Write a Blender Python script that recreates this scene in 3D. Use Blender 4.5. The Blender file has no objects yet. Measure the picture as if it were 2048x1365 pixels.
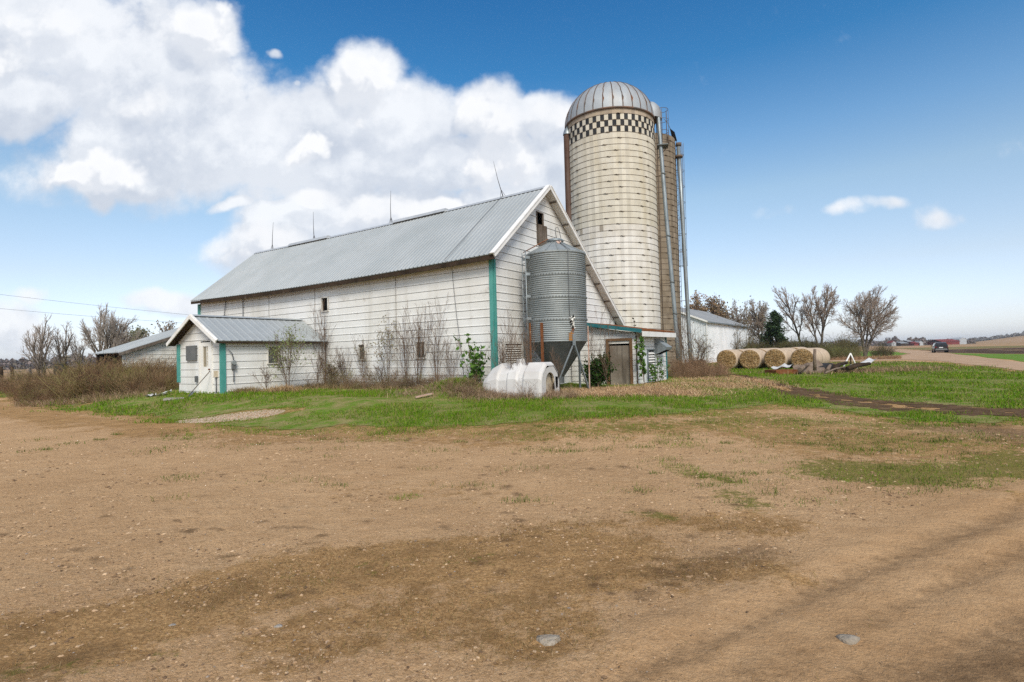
import bpy, math, random
import numpy as np
from mathutils import Vector, Matrix, Quaternion

random.seed(7)
RNG = np.random.default_rng(11)
SC = bpy.context.scene
COL = SC.collection
PI = math.pi

# ------------------------------------------------------------------ camera
F = 1090.0; PITCH = math.atan(26 / F); ROLL = math.atan(.026); H = 1.65
FW = np.array([0, math.cos(PITCH), math.sin(PITCH)]); U0 = np.array([0, -math.sin(PITCH), math.cos(PITCH)])
R0 = np.array([1., 0, 0])
RT = R0 * math.cos(ROLL) - U0 * math.sin(ROLL); UP = U0 * math.cos(ROLL) + R0 * math.sin(ROLL)
CAM = np.array([0, 0, H])
cam = bpy.data.cameras.new('camera'); cam.lens = 36 * F / 2048; cam.sensor_width = 36
cam.clip_start = .05; cam.clip_end = 9000
camo = bpy.data.objects.new('camera', cam); COL.objects.link(camo)
m = Matrix.Identity(4)
for i in range(3):
    m[i][0] = RT[i]; m[i][1] = UP[i]; m[i][2] = -FW[i]; m[i][3] = CAM[i]
camo.matrix_world = m
SC.camera = camo

def ray(x, y):
    return FW + RT * (x - 1024) / F - UP * (y - 682.5) / F

# barn axes: D1 runs along the long wall to the left, D2 along the gable to the back right
TH = math.radians(34.6)
D2 = np.array([math.sin(TH), math.cos(TH), 0]); D1 = np.array([-math.cos(TH), math.sin(TH), 0])
BC = np.array([-.602, 19.2, 0])
def B(t, a, z=0.):
    return BC + D1 * t + D2 * a + np.array([0, 0, z])

def S(e0, e1, x):
    k = np.clip((np.asarray(x, float) - e0) / (e1 - e0), 0, 1)
    return k * k * (3 - 2 * k)

# ------------------------------------------------------------------ noise
_perm = RNG.random((256, 256))
def vnoise(x, y):
    x = np.asarray(x, float); y = np.asarray(y, float)
    xi = np.floor(x).astype(int); yi = np.floor(y).astype(int)
    fx = x - xi; fy = y - yi
    fx = fx * fx * (3 - 2 * fx); fy = fy * fy * (3 - 2 * fy)
    g = lambda i, j: _perm[i & 255, j & 255]
    return (g(xi, yi) * (1 - fx) + g(xi + 1, yi) * fx) * (1 - fy) + (g(xi, yi + 1) * (1 - fx) + g(xi + 1, yi + 1) * fx) * fy
def fbm(x, y, o=4):
    s = 0; a = .5; n = 0
    for k in range(o):
        s = s + a * vnoise(x * 2 ** k + 17.3 * k, y * 2 ** k + 5.1 * k); n += a; a *= .5
    return s / n

def hgt(x, y):
    x = np.asarray(x, float); y = np.asarray(y, float)
    dx = x - BC[0]; dy = y - BC[1]
    t = dx * D1[0] + dy * D1[1]; a = dx * D2[0] + dy * D2[1]
    z = .42 * S(-8.2, -4.4, a) * S(-11, -4, t) * (.62 + .38 * S(-2, 2, t)) * (1 - S(34, 55, t)) * (1 - .8 * S(10, 22, a))
    z = z + .40 * np.exp(-((x + 1.75) ** 2 + (y - 17.6) ** 2) / 1.0)
    r = np.hypot(x, y)
    z = z + .10 * (fbm(x / 7, y / 7, 3) - .5) * S(3, 14, r) * (1 - S(150, 260, r))
    z = z + .02 * (fbm(x / .9, y / .9, 3) - .5) * (1 - S(60, 90, r))
    return z
def hz(x, y): return float(hgt(x, y))

def at(x, y, lift=0.):
    """the point of the ground that lies behind a pixel of the photograph"""
    d = ray(x, y); z = 0.
    for _ in range(12):
        t = (z - H) / d[2] if d[2] < -1e-5 else 3000.
        p = CAM + d * min(t, 3000.); z = .5 * z + .5 * hz(p[0], p[1])
    return np.array([p[0], p[1], hz(p[0], p[1]) + lift])
def dep(x, y, Y):
    d = ray(x, y); return CAM + d * Y / d[1]
def foot(x, Y, lift=0.):
    """the ground point at depth Y in the direction of pixel column x (near the horizon)"""
    p = dep(x, 735 - .026 * x + 15, Y); p[2] = hz(p[0], p[1]) + lift; return p

# ------------------------------------------------------------------ materials
MATS = {}
def nd(nt, typ, **kw):
    n = nt.nodes.new(typ)
    for k, v in kw.items():
        if k in n.bl_rna.properties: setattr(n, k, v)
        else: n.inputs[k].default_value = v
    return n
def mat(name, c1, c2=None, rough=.8, metal=0., scale=3., detail=6., attr=False, bump=0., bscale=None, streak=None,
        spot=None, spec=.3, amt=(.35, .65), transl=0.):
    """base colour c1..c2 over fractal noise; streak=(colour, amount, xy_scale) vertical runs; spot=(colour, scale, lo, hi)"""
    M = bpy.data.materials.new(name); M.use_nodes = True; nt = M.node_tree; nt.nodes.clear()
    out = nd(nt, 'ShaderNodeOutputMaterial'); bs = nd(nt, 'ShaderNodeBsdfPrincipled')
    bs.inputs['Roughness'].default_value = rough; bs.inputs['Metallic'].default_value = metal
    bs.inputs['Specular IOR Level'].default_value = spec if rough < .7 else min(spec, .04)
    L = nt.links.new
    tc = nd(nt, 'ShaderNodeTexCoord')
    nz = nd(nt, 'ShaderNodeTexNoise'); nz.inputs['Scale'].default_value = scale; nz.inputs['Detail'].default_value = detail
    nz.inputs['Roughness'].default_value = .6
    L(tc.outputs['Object'], nz.inputs['Vector'])
    mr = nd(nt, 'ShaderNodeMapRange'); mr.inputs[1].default_value = amt[0]; mr.inputs[2].default_value = amt[1]
    L(nz.outputs['Fac'], mr.inputs[0])
    mx = nd(nt, 'ShaderNodeMix', data_type='RGBA'); L(mr.outputs[0], mx.inputs[0])
    mx.inputs[6].default_value = (*c1, 1); mx.inputs[7].default_value = (*(c2 or c1), 1)
    cur = mx.outputs[2]
    if attr:
        at_ = nd(nt, 'ShaderNodeAttribute', attribute_name='Col')
        m2 = nd(nt, 'ShaderNodeMix', data_type='RGBA', blend_type='MULTIPLY'); m2.inputs[0].default_value = 1
        L(cur, m2.inputs[6]); L(at_.outputs['Color'], m2.inputs[7]); cur = m2.outputs[2]
    if streak:
        mp = nd(nt, 'ShaderNodeMapping'); s = streak[2]; mp.inputs['Scale'].default_value = (s, s, s * .06)
        L(tc.outputs['Object'], mp.inputs['Vector'])
        n2 = nd(nt, 'ShaderNodeTexNoise'); n2.inputs['Scale'].default_value = 1; n2.inputs['Detail'].default_value = 5
        L(mp.outputs[0], n2.inputs['Vector'])
        r2 = nd(nt, 'ShaderNodeMapRange'); r2.inputs[1].default_value = .48; r2.inputs[2].default_value = .72; r2.inputs[4].default_value = streak[1]
        L(n2.outputs['Fac'], r2.inputs[0])
        m3 = nd(nt, 'ShaderNodeMix', data_type='RGBA'); L(r2.outputs[0], m3.inputs[0]); L(cur, m3.inputs[6])
        m3.inputs[7].default_value = (*streak[0], 1); cur = m3.outputs[2]
    if spot:
        n3 = nd(nt, 'ShaderNodeTexNoise'); n3.inputs['Scale'].default_value = spot[1]; n3.inputs['Detail'].default_value = 8
        n3.inputs['Roughness'].default_value = .7; L(tc.outputs['Object'], n3.inputs['Vector'])
        r3 = nd(nt, 'ShaderNodeMapRange'); r3.inputs[1].default_value = spot[2]; r3.inputs[2].default_value = spot[3]
        L(n3.outputs['Fac'], r3.inputs[0])
        m4 = nd(nt, 'ShaderNodeMix', data_type='RGBA'); L(r3.outputs[0], m4.inputs[0]); L(cur, m4.inputs[6])
        m4.inputs[7].default_value = (*spot[0], 1); cur = m4.outputs[2]
    L(cur, bs.inputs['Base Color'])
    if bump:
        nb = nd(nt, 'ShaderNodeTexNoise'); nb.inputs['Scale'].default_value = bscale or scale * 4; nb.inputs['Detail'].default_value = 6
        L(tc.outputs['Object'], nb.inputs['Vector'])
        bp = nd(nt, 'ShaderNodeBump'); bp.inputs['Strength'].default_value = bump; bp.inputs['Distance'].default_value = .05
        L(nb.outputs['Fac'], bp.inputs['Height']); L(bp.outputs[0], bs.inputs['Normal'])
    if transl:
        tr = nd(nt, 'ShaderNodeBsdfTranslucent'); L(cur, tr.inputs['Color'])
        ms = nd(nt, 'ShaderNodeMixShader'); ms.inputs[0].default_value = transl
        L(bs.outputs[0], ms.inputs[1]); L(tr.outputs[0], ms.inputs[2]); L(ms.outputs[0], out.inputs[0])
    else:
        L(bs.outputs[0], out.inputs[0])
    MATS[name] = M
    return M

mat('siding', (.735, .725, .70), (.64, .62, .575), rough=.45, scale=.6, streak=((.40, .36, .29), .35, 2.2), spot=((.34, .29, .23), 1.1, .62, .8), amt=(.4, .75))
mat('siding_old', (.71, .69, .645), (.58, .545, .485), rough=.5, scale=.9, streak=((.34, .30, .24), .35, 2.6), spot=((.30, .2, .12), 1.8, .62, .78))
mat('siding_back', (.30, .28, .25), (.22, .20, .18), rough=.8)
mat('white_trim', (.78, .76, .73), (.66, .63, .58), rough=.5, scale=2, spot=((.42, .38, .32), 3, .64, .8))
mat('teal_paint', (.055, .25, .22), (.09, .30, .26), rough=.55, scale=3, spot=((.30, .36, .33), 5, .64, .75))
mat('teal_dark', (.02, .12, .14), (.04, .17, .18), rough=.5, scale=3, spot=((.25, .12, .06), 4, .66, .75))
mat('roof_metal', (.33, .35, .345), (.39, .405, .40), rough=.5, metal=.15, scale=.5, streak=((.33, .34, .33), .5, 1.5), spec=.4)
mat('ridge_metal', (.52, .53, .53), (.44, .45, .45), rough=.45, metal=.3)
mat('galv', (.215, .235, .235), (.31, .33, .325), rough=.62, metal=.3, scale=1.4, streak=((.22, .24, .24), .6, 2.4), spec=.5)
mat('galv_dark', (.10, .11, .11), (.15, .16, .155), rough=.6, metal=.4, scale=2)
mat('galv_pipe', (.20, .23, .24), (.30, .33, .34), rough=.45, metal=.5, scale=1.2, streak=((.17, .16, .15), .5, 3))
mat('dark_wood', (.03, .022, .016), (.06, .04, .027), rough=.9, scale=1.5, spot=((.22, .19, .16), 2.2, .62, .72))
mat('wood_grey', (.20, .165, .135), (.11, .085, .065), rough=.9, scale=2, streak=((.05, .04, .03), .8, 9))
mat('plywood', (.26, .225, .185), (.16, .13, .10), rough=.85, scale=1.2, streak=((.055, .045, .035), .9, 7), bump=.3)
mat('brown_frame', (.13, .075, .04), (.19, .11, .06), rough=.85, scale=3)
mat('rust', (.13, .048, .022), (.21, .085, .036), rough=.9, scale=4, spot=((.42, .30, .2), 5, .62, .72))
mat('rust_pale', (.40, .25, .19), (.48, .36, .30), rough=.8, scale=3, spot=((.25, .09, .04), 4, .55, .7))
mat('rust_orange', (.33, .13, .02), (.22, .14, .08), rough=.9, scale=2.4, amt=(.4, .6))
mat('chute_rust', (.075, .04, .03), (.12, .075, .055), rough=.85, scale=.8, streak=((.20, .17, .15), .5, 3))
mat('black_void', (.008, .008, .008), (.012, .011, .01), rough=1., spec=0)
mat('glass', (.05, .055, .05), (.10, .10, .085), rough=.25, scale=2.5, spec=.5, spot=((.22, .20, .16), 2.0, .5, .7))
mat('dark_glass', (.02, .022, .02), (.05, .05, .045), rough=.2, scale=3)
mat('door_glass', (.30, .25, .17), (.20, .17, .12), rough=.3, scale=6)
mat('door_white', (.78, .76, .72), (.70, .67, .62), rough=.5, scale=2)
mat('grey_board', (.115, .12, .12), (.15, .15, .15), rough=.8, scale=2.5)
mat('stave', (1, 1, 1), (.86, .84, .80), rough=.85, scale=1.1, attr=True, streak=((.42, .34, .2), .35, 2.2), bump=.15)
mat('stave_old', (1, 1, 1), (.75, .72, .68), rough=.9, scale=.8, attr=True, streak=((.10, .075, .05), .5, 2), bump=.2)
mat('stave_black', (.022, .023, .025), (.05, .05, .05), rough=.7, scale=4)
mat('hoop', (.13, .105, .085), (.17, .12, .085), rough=.8, metal=.2)
mat('dome', (.28, .30, .315), (.36, .38, .39), rough=.6, metal=.25, scale=.6, streak=((.24, .20, .17), .4, 1.6), spec=.5)
mat('dome_seam', (.10, .095, .09), (.20, .12, .08), rough=.7, metal=.3, scale=2)
mat('hutch', (.60, .58, .555), (.50, .47, .44), rough=.5, scale=1.6, spot=((.45, .38, .32), 2.5, .62, .8))
mat('hutch_dirty', (.45, .37, .26), (.55, .47, .36), rough=.7, scale=3)
mat('foam', (.78, .76, .70), (.15, .14, .12), rough=.9, scale=9, amt=(.5, .6), bump=.8, bscale=20)
mat('bale_net', (.50, .385, .28), (.41, .31, .22), rough=.9, scale=2.5, bump=.4, bscale=25, streak=((.50, .42, .34), .4, 8))
mat('bale_face', (.36, .225, .10), (.17, .10, .045), rough=1., scale=9, detail=9, bump=1., bscale=30, spot=((.68, .52, .33), 13, .54, .64), amt=(.42, .62))
mat('bark', (.085, .068, .054), (.13, .108, .088), rough=.95, scale=6)
mat('twig', (.24, .185, .145), (.30, .235, .19), rough=.9, scale=1)
mat('twig_grey', (.26, .22, .19), (.33, .285, .25), rough=.9, scale=1)
mat('stem', (.10, .065, .045), (.15, .105, .075), rough=.9, scale=4)
mat('leaf', (.9, .9, .9), (1, 1, 1), rough=.7, attr=True, transl=.35)
mat('grass', (.9, .9, .9), (1.0, 1, 1), rough=.7, scale=.4, attr=True, transl=.3)
mat('straw', (.9, .9, .9), (1.0, 1, 1), rough=.8, scale=.4, attr=True, transl=.15)
mat('needles', (.9, .9, .9), (1, 1, 1), rough=.8, attr=True)
mat('white_steel', (.70, .71, .72), (.60, .62, .63), rough=.4, scale=.7, streak=((.5, .5, .48), .3, 1.5))
mat('car_paint', (.035, .032, .030), (.04, .036, .033), rough=.25, metal=.4, spec=.6)
mat('car_glass', (.012, .013, .014), rough=.08, spec=.6)
mat('rubber', (.015, .015, .015), rough=.9)
mat('chrome', (.5, .5, .5), rough=.25, metal=.8)
mat('tail_red', (.20, .012, .01), rough=.3)
mat('plate', (.7, .7, .7), rough=.5)
mat('red_wall', (.16, .03, .028), (.20, .045, .04), rough=.8, scale=.4)
mat('grey_roof', (.20, .21, .215), (.26, .265, .27), rough=.7, scale=.3)
mat('far_white', (.36, .37, .38), rough=.8)
mat('stone', (.25, .205, .155), (.34, .29, .23), rough=.9, scale=9, bump=.5)
mat('pebble', (1, 1, 1), (.8, .8, .8), rough=.9, attr=True, scale=20)
mat('wire', (.10, .10, .105), rough=.6)
mat('log_wood', (.22, .17, .13), (.14, .10, .075), rough=.95, scale=4, bump=.5)
mat('white_tarp', (.52, .51, .50), (.42, .41, .39), rough=.6, scale=2)
mat('dark_cloth', (.03, .03, .032), (.05, .05, .05), rough=.9)
mat('concrete', (.34, .30, .26), (.26, .23, .20), rough=.9, scale=3)

# ------------------------------------------------------------------ mesh builder
class MB:
    def __init__(s): s.v = []; s.f = []; s.mi = []; s.mats = []; s.smooth = []; s.col = []
    def slot(s, m):
        if m not in s.mats: s.mats.append(m)
        return s.mats.index(m)
    def quad(s, pts, m, sm=False):
        b = len(s.v); s.v += [tuple(p) for p in pts]; s.f.append(tuple(range(b, b + len(pts)))); s.mi.append(s.slot(m)); s.smooth.append(sm)
    def box(s, c, ax, ay, az, m):
        """box about centre c with half-axis vectors"""
        c = np.asarray(c, float); ax = np.asarray(ax, float); ay = np.asarray(ay, float); az = np.asarray(az, float)
        P = [c + sx * ax + sy * ay + sz * az for sz in (-1, 1) for sy in (-1, 1) for sx in (-1, 1)]
        b = len(s.v); s.v += [tuple(p) for p in P]
        k = s.slot(m)
        for q in ((0, 2, 3, 1), (4, 5, 7, 6), (0, 1, 5, 4), (2, 6, 7, 3), (0, 4, 6, 2), (1, 3, 7, 5)):
            s.f.append(tuple(b + i for i in q)); s.mi.append(k); s.smooth.append(False)
    def bar(s, p, q, w, h, m, up=(0, 0, 1)):
        p = np.asarray(p, float); q = np.asarray(q, float); d = q - p; L = np.linalg.norm(d); d = d / L
        u = np.asarray(up, float); sd = np.cross(d, u); sd = sd / (np.linalg.norm(sd) + 1e-9); u = np.cross(sd, d)
        s.box((p + q) / 2, d * L / 2, sd * w / 2, u * h / 2, m)
    def tube(s, pts, rad, m, n=8, cap=True, sm=True):
        pts = [np.asarray(p, float) for p in pts]
        if np.isscalar(rad): rad = [rad] * len(pts)
        b = len(s.v); k = s.slot(m); prev = None
        for i, p in enumerate(pts):
            d = pts[min(i + 1, len(pts) - 1)] - pts[max(i - 1, 0)]; d = d / (np.linalg.norm(d) + 1e-9)
            if prev is None:
                a = np.array([0, 0, 1.]) if abs(d[2]) < .9 else np.array([1., 0, 0])
                u = np.cross(d, a)
            else: u = prev - d * (prev @ d)
            u = u / (np.linalg.norm(u) + 1e-9); w = np.cross(d, u); prev = u
            for j in range(n):
                an = 2 * PI * j / n
                s.v.append(tuple(p + rad[i] * (u * math.cos(an) + w * math.sin(an))))
        for i in range(len(pts) - 1):
            for j in range(n):
                s.f.append((b + i * n + j, b + i * n + (j + 1) % n, b + (i + 1) * n + (j + 1) % n, b + (i + 1) * n + j)); s.mi.append(k); s.smooth.append(sm)
        if cap:
            s.f.append(tuple(b + j for j in range(n))[::-1]); s.mi.append(k); s.smooth.append(False)
            e = b + (len(pts) - 1) * n
            s.f.append(tuple(e + j for j in range(n))); s.mi.append(k); s.smooth.append(False)
    def lathe(s, c, prof, m, n=48, a0=0., a1=2 * PI, sm=True):
        """prof: list of (r, z)"""
        b = len(s.v); k = s.slot(m); full = abs(a1 - a0 - 2 * PI) < 1e-6; nn_ = n if full else n + 1
        for r, z in prof:
            for j in range(nn_):
                an = a0 + (a1 - a0) * j / n
                s.v.append((c[0] + r * math.cos(an), c[1] + r * math.sin(an), c[2] + z))
        for i in range(len(prof) - 1):
            for j in range(n):
                j2 = (j + 1) % nn_
                s.f.append((b + i * nn_ + j, b + i * nn_ + j2, b + (i + 1) * nn_ + j2, b + (i + 1) * nn_ + j)); s.mi.append(k); s.smooth.append(sm)
    def prism(s, poly, ext, m):
        """closed polygon (3-D points) extruded along ext"""
        poly = [np.asarray(p, float) for p in poly]; ext = np.asarray(ext, float); n = len(poly); k = s.slot(m)
        b = len(s.v); s.v += [tuple(p) for p in poly] + [tuple(p + ext) for p in poly]
        s.f.append(tuple(range(b, b + n))[::-1]); s.f.append(tuple(range(b + n, b + 2 * n)))
        for i in range(n): s.f.append((b + i, b + (i + 1) % n, b + n + (i + 1) % n, b + n + i))
        s.mi += [k] * (n + 2); s.smooth += [False] * (n + 2)
    def build(s, name, parent=None, loc=None):
        me = bpy.data.meshes.new(name)
        me.from_pydata(s.v, [], s.f)
        for m_ in s.mats: me.materials.append(MATS[m_])
        me.polygons.foreach_set('material_index', s.mi); me.polygons.foreach_set('use_smooth', s.smooth)
        if s.col:
            ca = me.color_attributes.new('Col', 'FLOAT_COLOR', 'POINT')
            ca.data.foreach_set('color', np.asarray(s.col, np.float32).ravel())
        me.update()
        o = bpy.data.objects.new(name, me); COL.objects.link(o)
        if parent is not None:
            o.parent = parent; o.matrix_parent_inverse = parent.matrix_world.inverted() if False else Matrix.Translation(-Vector(parent.location))
        return o

def thing(name, label, cat, loc=(0, 0, 0), group=None):
    o = bpy.data.objects.new(name, None); o.location = tuple(float(c) for c in loc); o.empty_display_size = .2; COL.objects.link(o)
    o['label'] = label; o['category'] = cat
    if group: o['group'] = group
    return o
def tag(o, label, cat, group=None, kind=None):
    if label: o['label'] = label
    if cat: o['category'] = cat
    if group: o['group'] = group
    if kind: o['kind'] = kind
    return o
def arrmesh(name, V, Fq, mats, col=None, fmi=None, parent=None, smooth=False):
    """fast mesh from numpy: Fq is a list of index arrays (n,3) / (n,4)"""
    me = bpy.data.meshes.new(name)
    tot = np.concatenate([np.full(len(f), f.shape[1]) for f in Fq]); idx = np.concatenate([f.ravel() for f in Fq])
    me.vertices.add(len(V)); me.vertices.foreach_set('co', np.asarray(V, np.float32).ravel())
    me.loops.add(len(idx)); me.loops.foreach_set('vertex_index', idx.astype(np.int32))
    me.polygons.add(len(tot)); st = np.concatenate([[0], np.cumsum(tot)[:-1]])
    me.polygons.foreach_set('loop_start', st.astype(np.int32)); me.polygons.foreach_set('loop_total', tot.astype(np.int32))
    for m_ in mats: me.materials.append(MATS[m_])
    if fmi is not None: me.polygons.foreach_set('material_index', fmi.astype(np.int32))
    me.polygons.foreach_set('use_smooth', np.full(len(tot), smooth))
    if col is not None:
        ca = me.color_attributes.new('Col', 'FLOAT_COLOR', 'POINT')
        c4 = np.ones((len(V), 4), np.float32); c4[:, :col.shape[1]] = col
        ca.data.foreach_set('color', c4.ravel())
    me.update(calc_edges=True); me.validate()
    o = bpy.data.objects.new(name, me); COL.objects.link(o)
    if parent is not None:
        o.parent = parent; o.matrix_parent_inverse = Matrix.Translation(-Vector(parent.location))
    return o

def blades(name, P, h, w, colr, lean=.35, mat_='grass', parent=None, droop=.0, flat=False):
    """thin bent blades: P (n,3) roots, h and w arrays, colr (n,3)"""
    n = len(P); ph = RNG.random(n) * 2 * PI; le = RNG.random(n) * lean; ld = RNG.random(n) * 2 * PI
    wv = np.stack([np.cos(ph), np.sin(ph), np.zeros(n)], 1) * (w / 2)[:, None]
    lv = np.stack([np.cos(ld), np.sin(ld), np.zeros(n)], 1) * (le * h)[:, None]
    hv = np.zeros((n, 3)); hv[:, 2] = h
    mid = P + lv * .35 + hv * .55; tip = P + lv * (1.0 + droop) + hv * (1 - droop * le)[:, None] if False else P + lv + hv * (1 - .35 * le)[:, None]
    V = np.stack([P - wv, P + wv, mid + wv * .75, mid - wv * .75, tip], 1).reshape(-1, 3)
    b = np.arange(n) * 5
    q = np.stack([b, b + 1, b + 2, b + 3], 1); t = np.stack([b + 3, b + 2, b + 4], 1)
    c = np.repeat(colr, 5, 0)
    return arrmesh(name, V, [q, t], [mat_], c, parent=parent)
# ================================================================== BARN
def siding(mb, p0, dr, nrm, zlo, zhi, pitch, left, right, m, opens=(), gap=.014, dep_=.04, off=0., back='siding_back', phase=0.):
    """horizontal metal siding: courses with a real groove between them; left(z), right(z) bound each course along dr; opens = (s0,s1,z0,z1)"""
    p0 = np.asarray(p0, float); dr = np.asarray(dr, float); nrm = np.asarray(nrm, float); Z = np.array([0, 0, 1.])
    def pt(s, z, d): return p0 + dr * s + Z * z + nrm * d
    def spans(za, zb):
        zm = (za + zb) / 2; segs = [(left, right)]
        cuts = sorted([o for o in opens if o[2] < zm < o[3]])
        res = []; cur = left
        for o in cuts:
            res.append((cur, (lambda z, v=o[0]: v))); cur = (lambda z, v=o[1]: v)
        res.append((cur, right)); return res
    def band(za, zb, d, m, lips=()):
        br = sorted(set([za, zb] + [z for o in opens for z in (o[2], o[3]) if za + 1e-4 < z < zb - 1e-4]))
        for a, b in zip(br[:-1], br[1:]):
            for l, r in spans(a, b):
                if r((a + b) / 2) - l((a + b) / 2) < .01: continue
                mb.quad([pt(l(a), a, d), pt(r(a), a, d), pt(r(b), b, d), pt(l(b), b, d)], m)
                if 'b' in lips and a == za: mb.quad([pt(l(a), a, d - dep_), pt(r(a), a, d - dep_), pt(r(a), a, d), pt(l(a), a, d)], m)
                if 't' in lips and b == zb: mb.quad([pt(l(b), b, d), pt(r(b), b, d), pt(r(b), b, d - dep_), pt(l(b), b, d - dep_)], m)
    z = zlo - phase
    while z < zhi - .01:
        a = max(z + gap, zlo); b = min(z + pitch, zhi)
        if b - a > .01:
            a1 = a + .030; b0 = b
            if b - a1 > .05:
                band(a, a1, off + .016, m, ('b',)); 
                # bead along the lower edge of the course, then the flat of the panel
                for l, r in spans(a, a1):
                    if not any(o[2] - .05 < a1 < o[3] + .05 for o in opens):
                        mb.quad([pt(l(a1), a1, off + .016), pt(r(a1), a1, off + .016), pt(r(a1), a1 + .006, off), pt(l(a1), a1 + .006, off)], m)
                band(a1, b0, off, m, ('t',))
            else: band(a, b, off, m, ('b', 't'))
        z += pitch
    band(zlo, zhi, off - dep_, back)

def ribroof(mb, e0, e1, r0, r1, m, pitch=.2, rib=.02, under='dark_wood', thick=.03):
    """ribbed sheet roof: eave e0->e1, ridge r0->r1"""
    e0, e1, r0, r1 = [np.asarray(p, float) for p in (e0, e1, r0, r1)]
    nrm = np.cross(e1 - e0, r0 - e0); nrm = nrm / np.linalg.norm(nrm)
    if nrm[2] < 0: nrm = -nrm
    L = np.linalg.norm(e1 - e0); n = max(1, int(round(L / pitch)))
    prof = []
    for i in range(n):
        for f, h in ((0, 0), (.62, 0), (.72, 1), (.90, 1)): prof.append(((i + f) / n, h * rib))
    prof.append((1, 0))
    k = mb.slot(m); b = len(mb.v)
    for f, h in prof:
        mb.v.append(tuple(e0 + (e1 - e0) * f + nrm * h)); mb.v.append(tuple(r0 + (r1 - r0) * f + nrm * h))
    for i in range(len(prof) - 1):
        mb.f.append((b + 2 * i, b + 2 * i + 2, b + 2 * i + 3, b + 2 * i + 1)); mb.mi.append(k); mb.smooth.append(False)
    d = -nrm * thick
    mb.quad([e0 + d, r0 + d, r1 + d, e1 + d], under)
    for p, q in ((e0, e1), (e1, r1), (r1, r0), (r0, e0)): mb.quad([p, q, q + d, p + d], m)

def window(parent, p, dr, nrm, w, h, frame_m, glass_m, bars=0, fw=.05, label=None, recess=.03, sill=True):
    """window at lower-left corner p, along dr; frame as a part, pane (and bars) as a sub-part"""
    p = np.asarray(p, float); Z = np.array([0, 0, 1.]); f = MB(); o_ = nrm * .012
    # frame butts: top and bottom span the full width, sides fit between them
    f.box(p + dr * w / 2 + Z * (h - fw / 2) + o_, dr * w / 2, nrm * .035, Z * fw / 2, frame_m)
    f.box(p + dr * w / 2 + Z * (fw / 2) + o_, dr * (w / 2 + .02), nrm * .05, Z * fw / 2, frame_m)
    for s in (fw / 2, w - fw / 2): f.box(p + dr * s + Z * h / 2 + o_, dr * fw / 2, nrm * .035, Z * (h / 2 - fw - .001), frame_m)
    for i in range(bars):
        f.box(p + dr * w * (i + 1) / (bars + 1) + Z * h / 2 - nrm * .006, dr * .018, nrm * .012, Z * (h / 2 - fw - .001), frame_m)
    fo = f.build('window', parent)
    if label: fo['label'] = label
    g = MB(); g.box(p + dr * w / 2 + Z * h / 2 - nrm * recess, dr * (w / 2 - fw + .004), nrm * .006, Z * (h / 2 - fw + .004), glass_m)
    g.build('pane', fo); return fo

N1 = -D1; N2 = -D2; Z3 = np.array([0, 0, 1.])
LEN = 20.85; RA, RZ = 3.55, 8.42; EA, EZ = -.38, 5.14; QA, QZ = 10.7, 3.0; WID = 10.3
def sagz(t):  # the old ridge and eave sag a little in the middle
    k = (t + .3) / 21.4
    return -.13 * 4 * k * (1 - k)
barn = thing('barn', 'long old white barn with grey metal roof and teal corner boards', 'barn', B(10, 4, .4))
zb = .15
SP = .294
# long wall
mb = MB()
op_long = [(9.22, 9.72, 3.78, 4.44), (6.80, 7.26, 1.56, 2.24), (3.32, 3.84, 1.56, 2.24)]
siding(mb, B(0, 0), D1, N2, zb, 5.3, SP, lambda z: .1, lambda z: LEN - .05, 'siding', op_long, phase=.12)
w_ = mb.build('long_wall', barn)
# gable wall facing the feed bin
def gl(z): return max(.1, (z - 5.24) / ((RZ - EZ) / (RA - EA)) - .0)
def gr(z): return min(WID, RA + (RZ - .05 - z) / ((RZ - QZ) / (QA - RA)))
mb = MB(); op_g = [(2.98, 3.52, 6.05, 7.34), (.42, 1.75, 1.15, 2.12)]
siding(mb, B(0, 0), D2, N1, zb, RZ - .25, SP, gl, gr, 'siding', op_g, phase=.12)
mb.build('gable_wall', barn)
mb = MB()
mb.quad([B(LEN - .1, 0, zb), B(LEN - .1, WID, zb), B(LEN - .1, WID, 3.2), B(LEN - .1, RA, RZ - .15), B(LEN - .1, 0, 5.0)], 'siding')
mb.quad([B(0, WID, zb), B(LEN - .1, WID, zb), B(LEN - .1, WID, 3.2), B(0, WID, 3.2)], 'siding')
mb.build('rear_wall', barn)
# inside darkness
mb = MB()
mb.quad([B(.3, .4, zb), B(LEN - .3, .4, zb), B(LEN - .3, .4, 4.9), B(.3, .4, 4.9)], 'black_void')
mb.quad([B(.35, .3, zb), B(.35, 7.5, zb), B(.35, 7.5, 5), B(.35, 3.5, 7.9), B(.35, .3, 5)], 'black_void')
mb.build('interior', barn)
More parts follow.
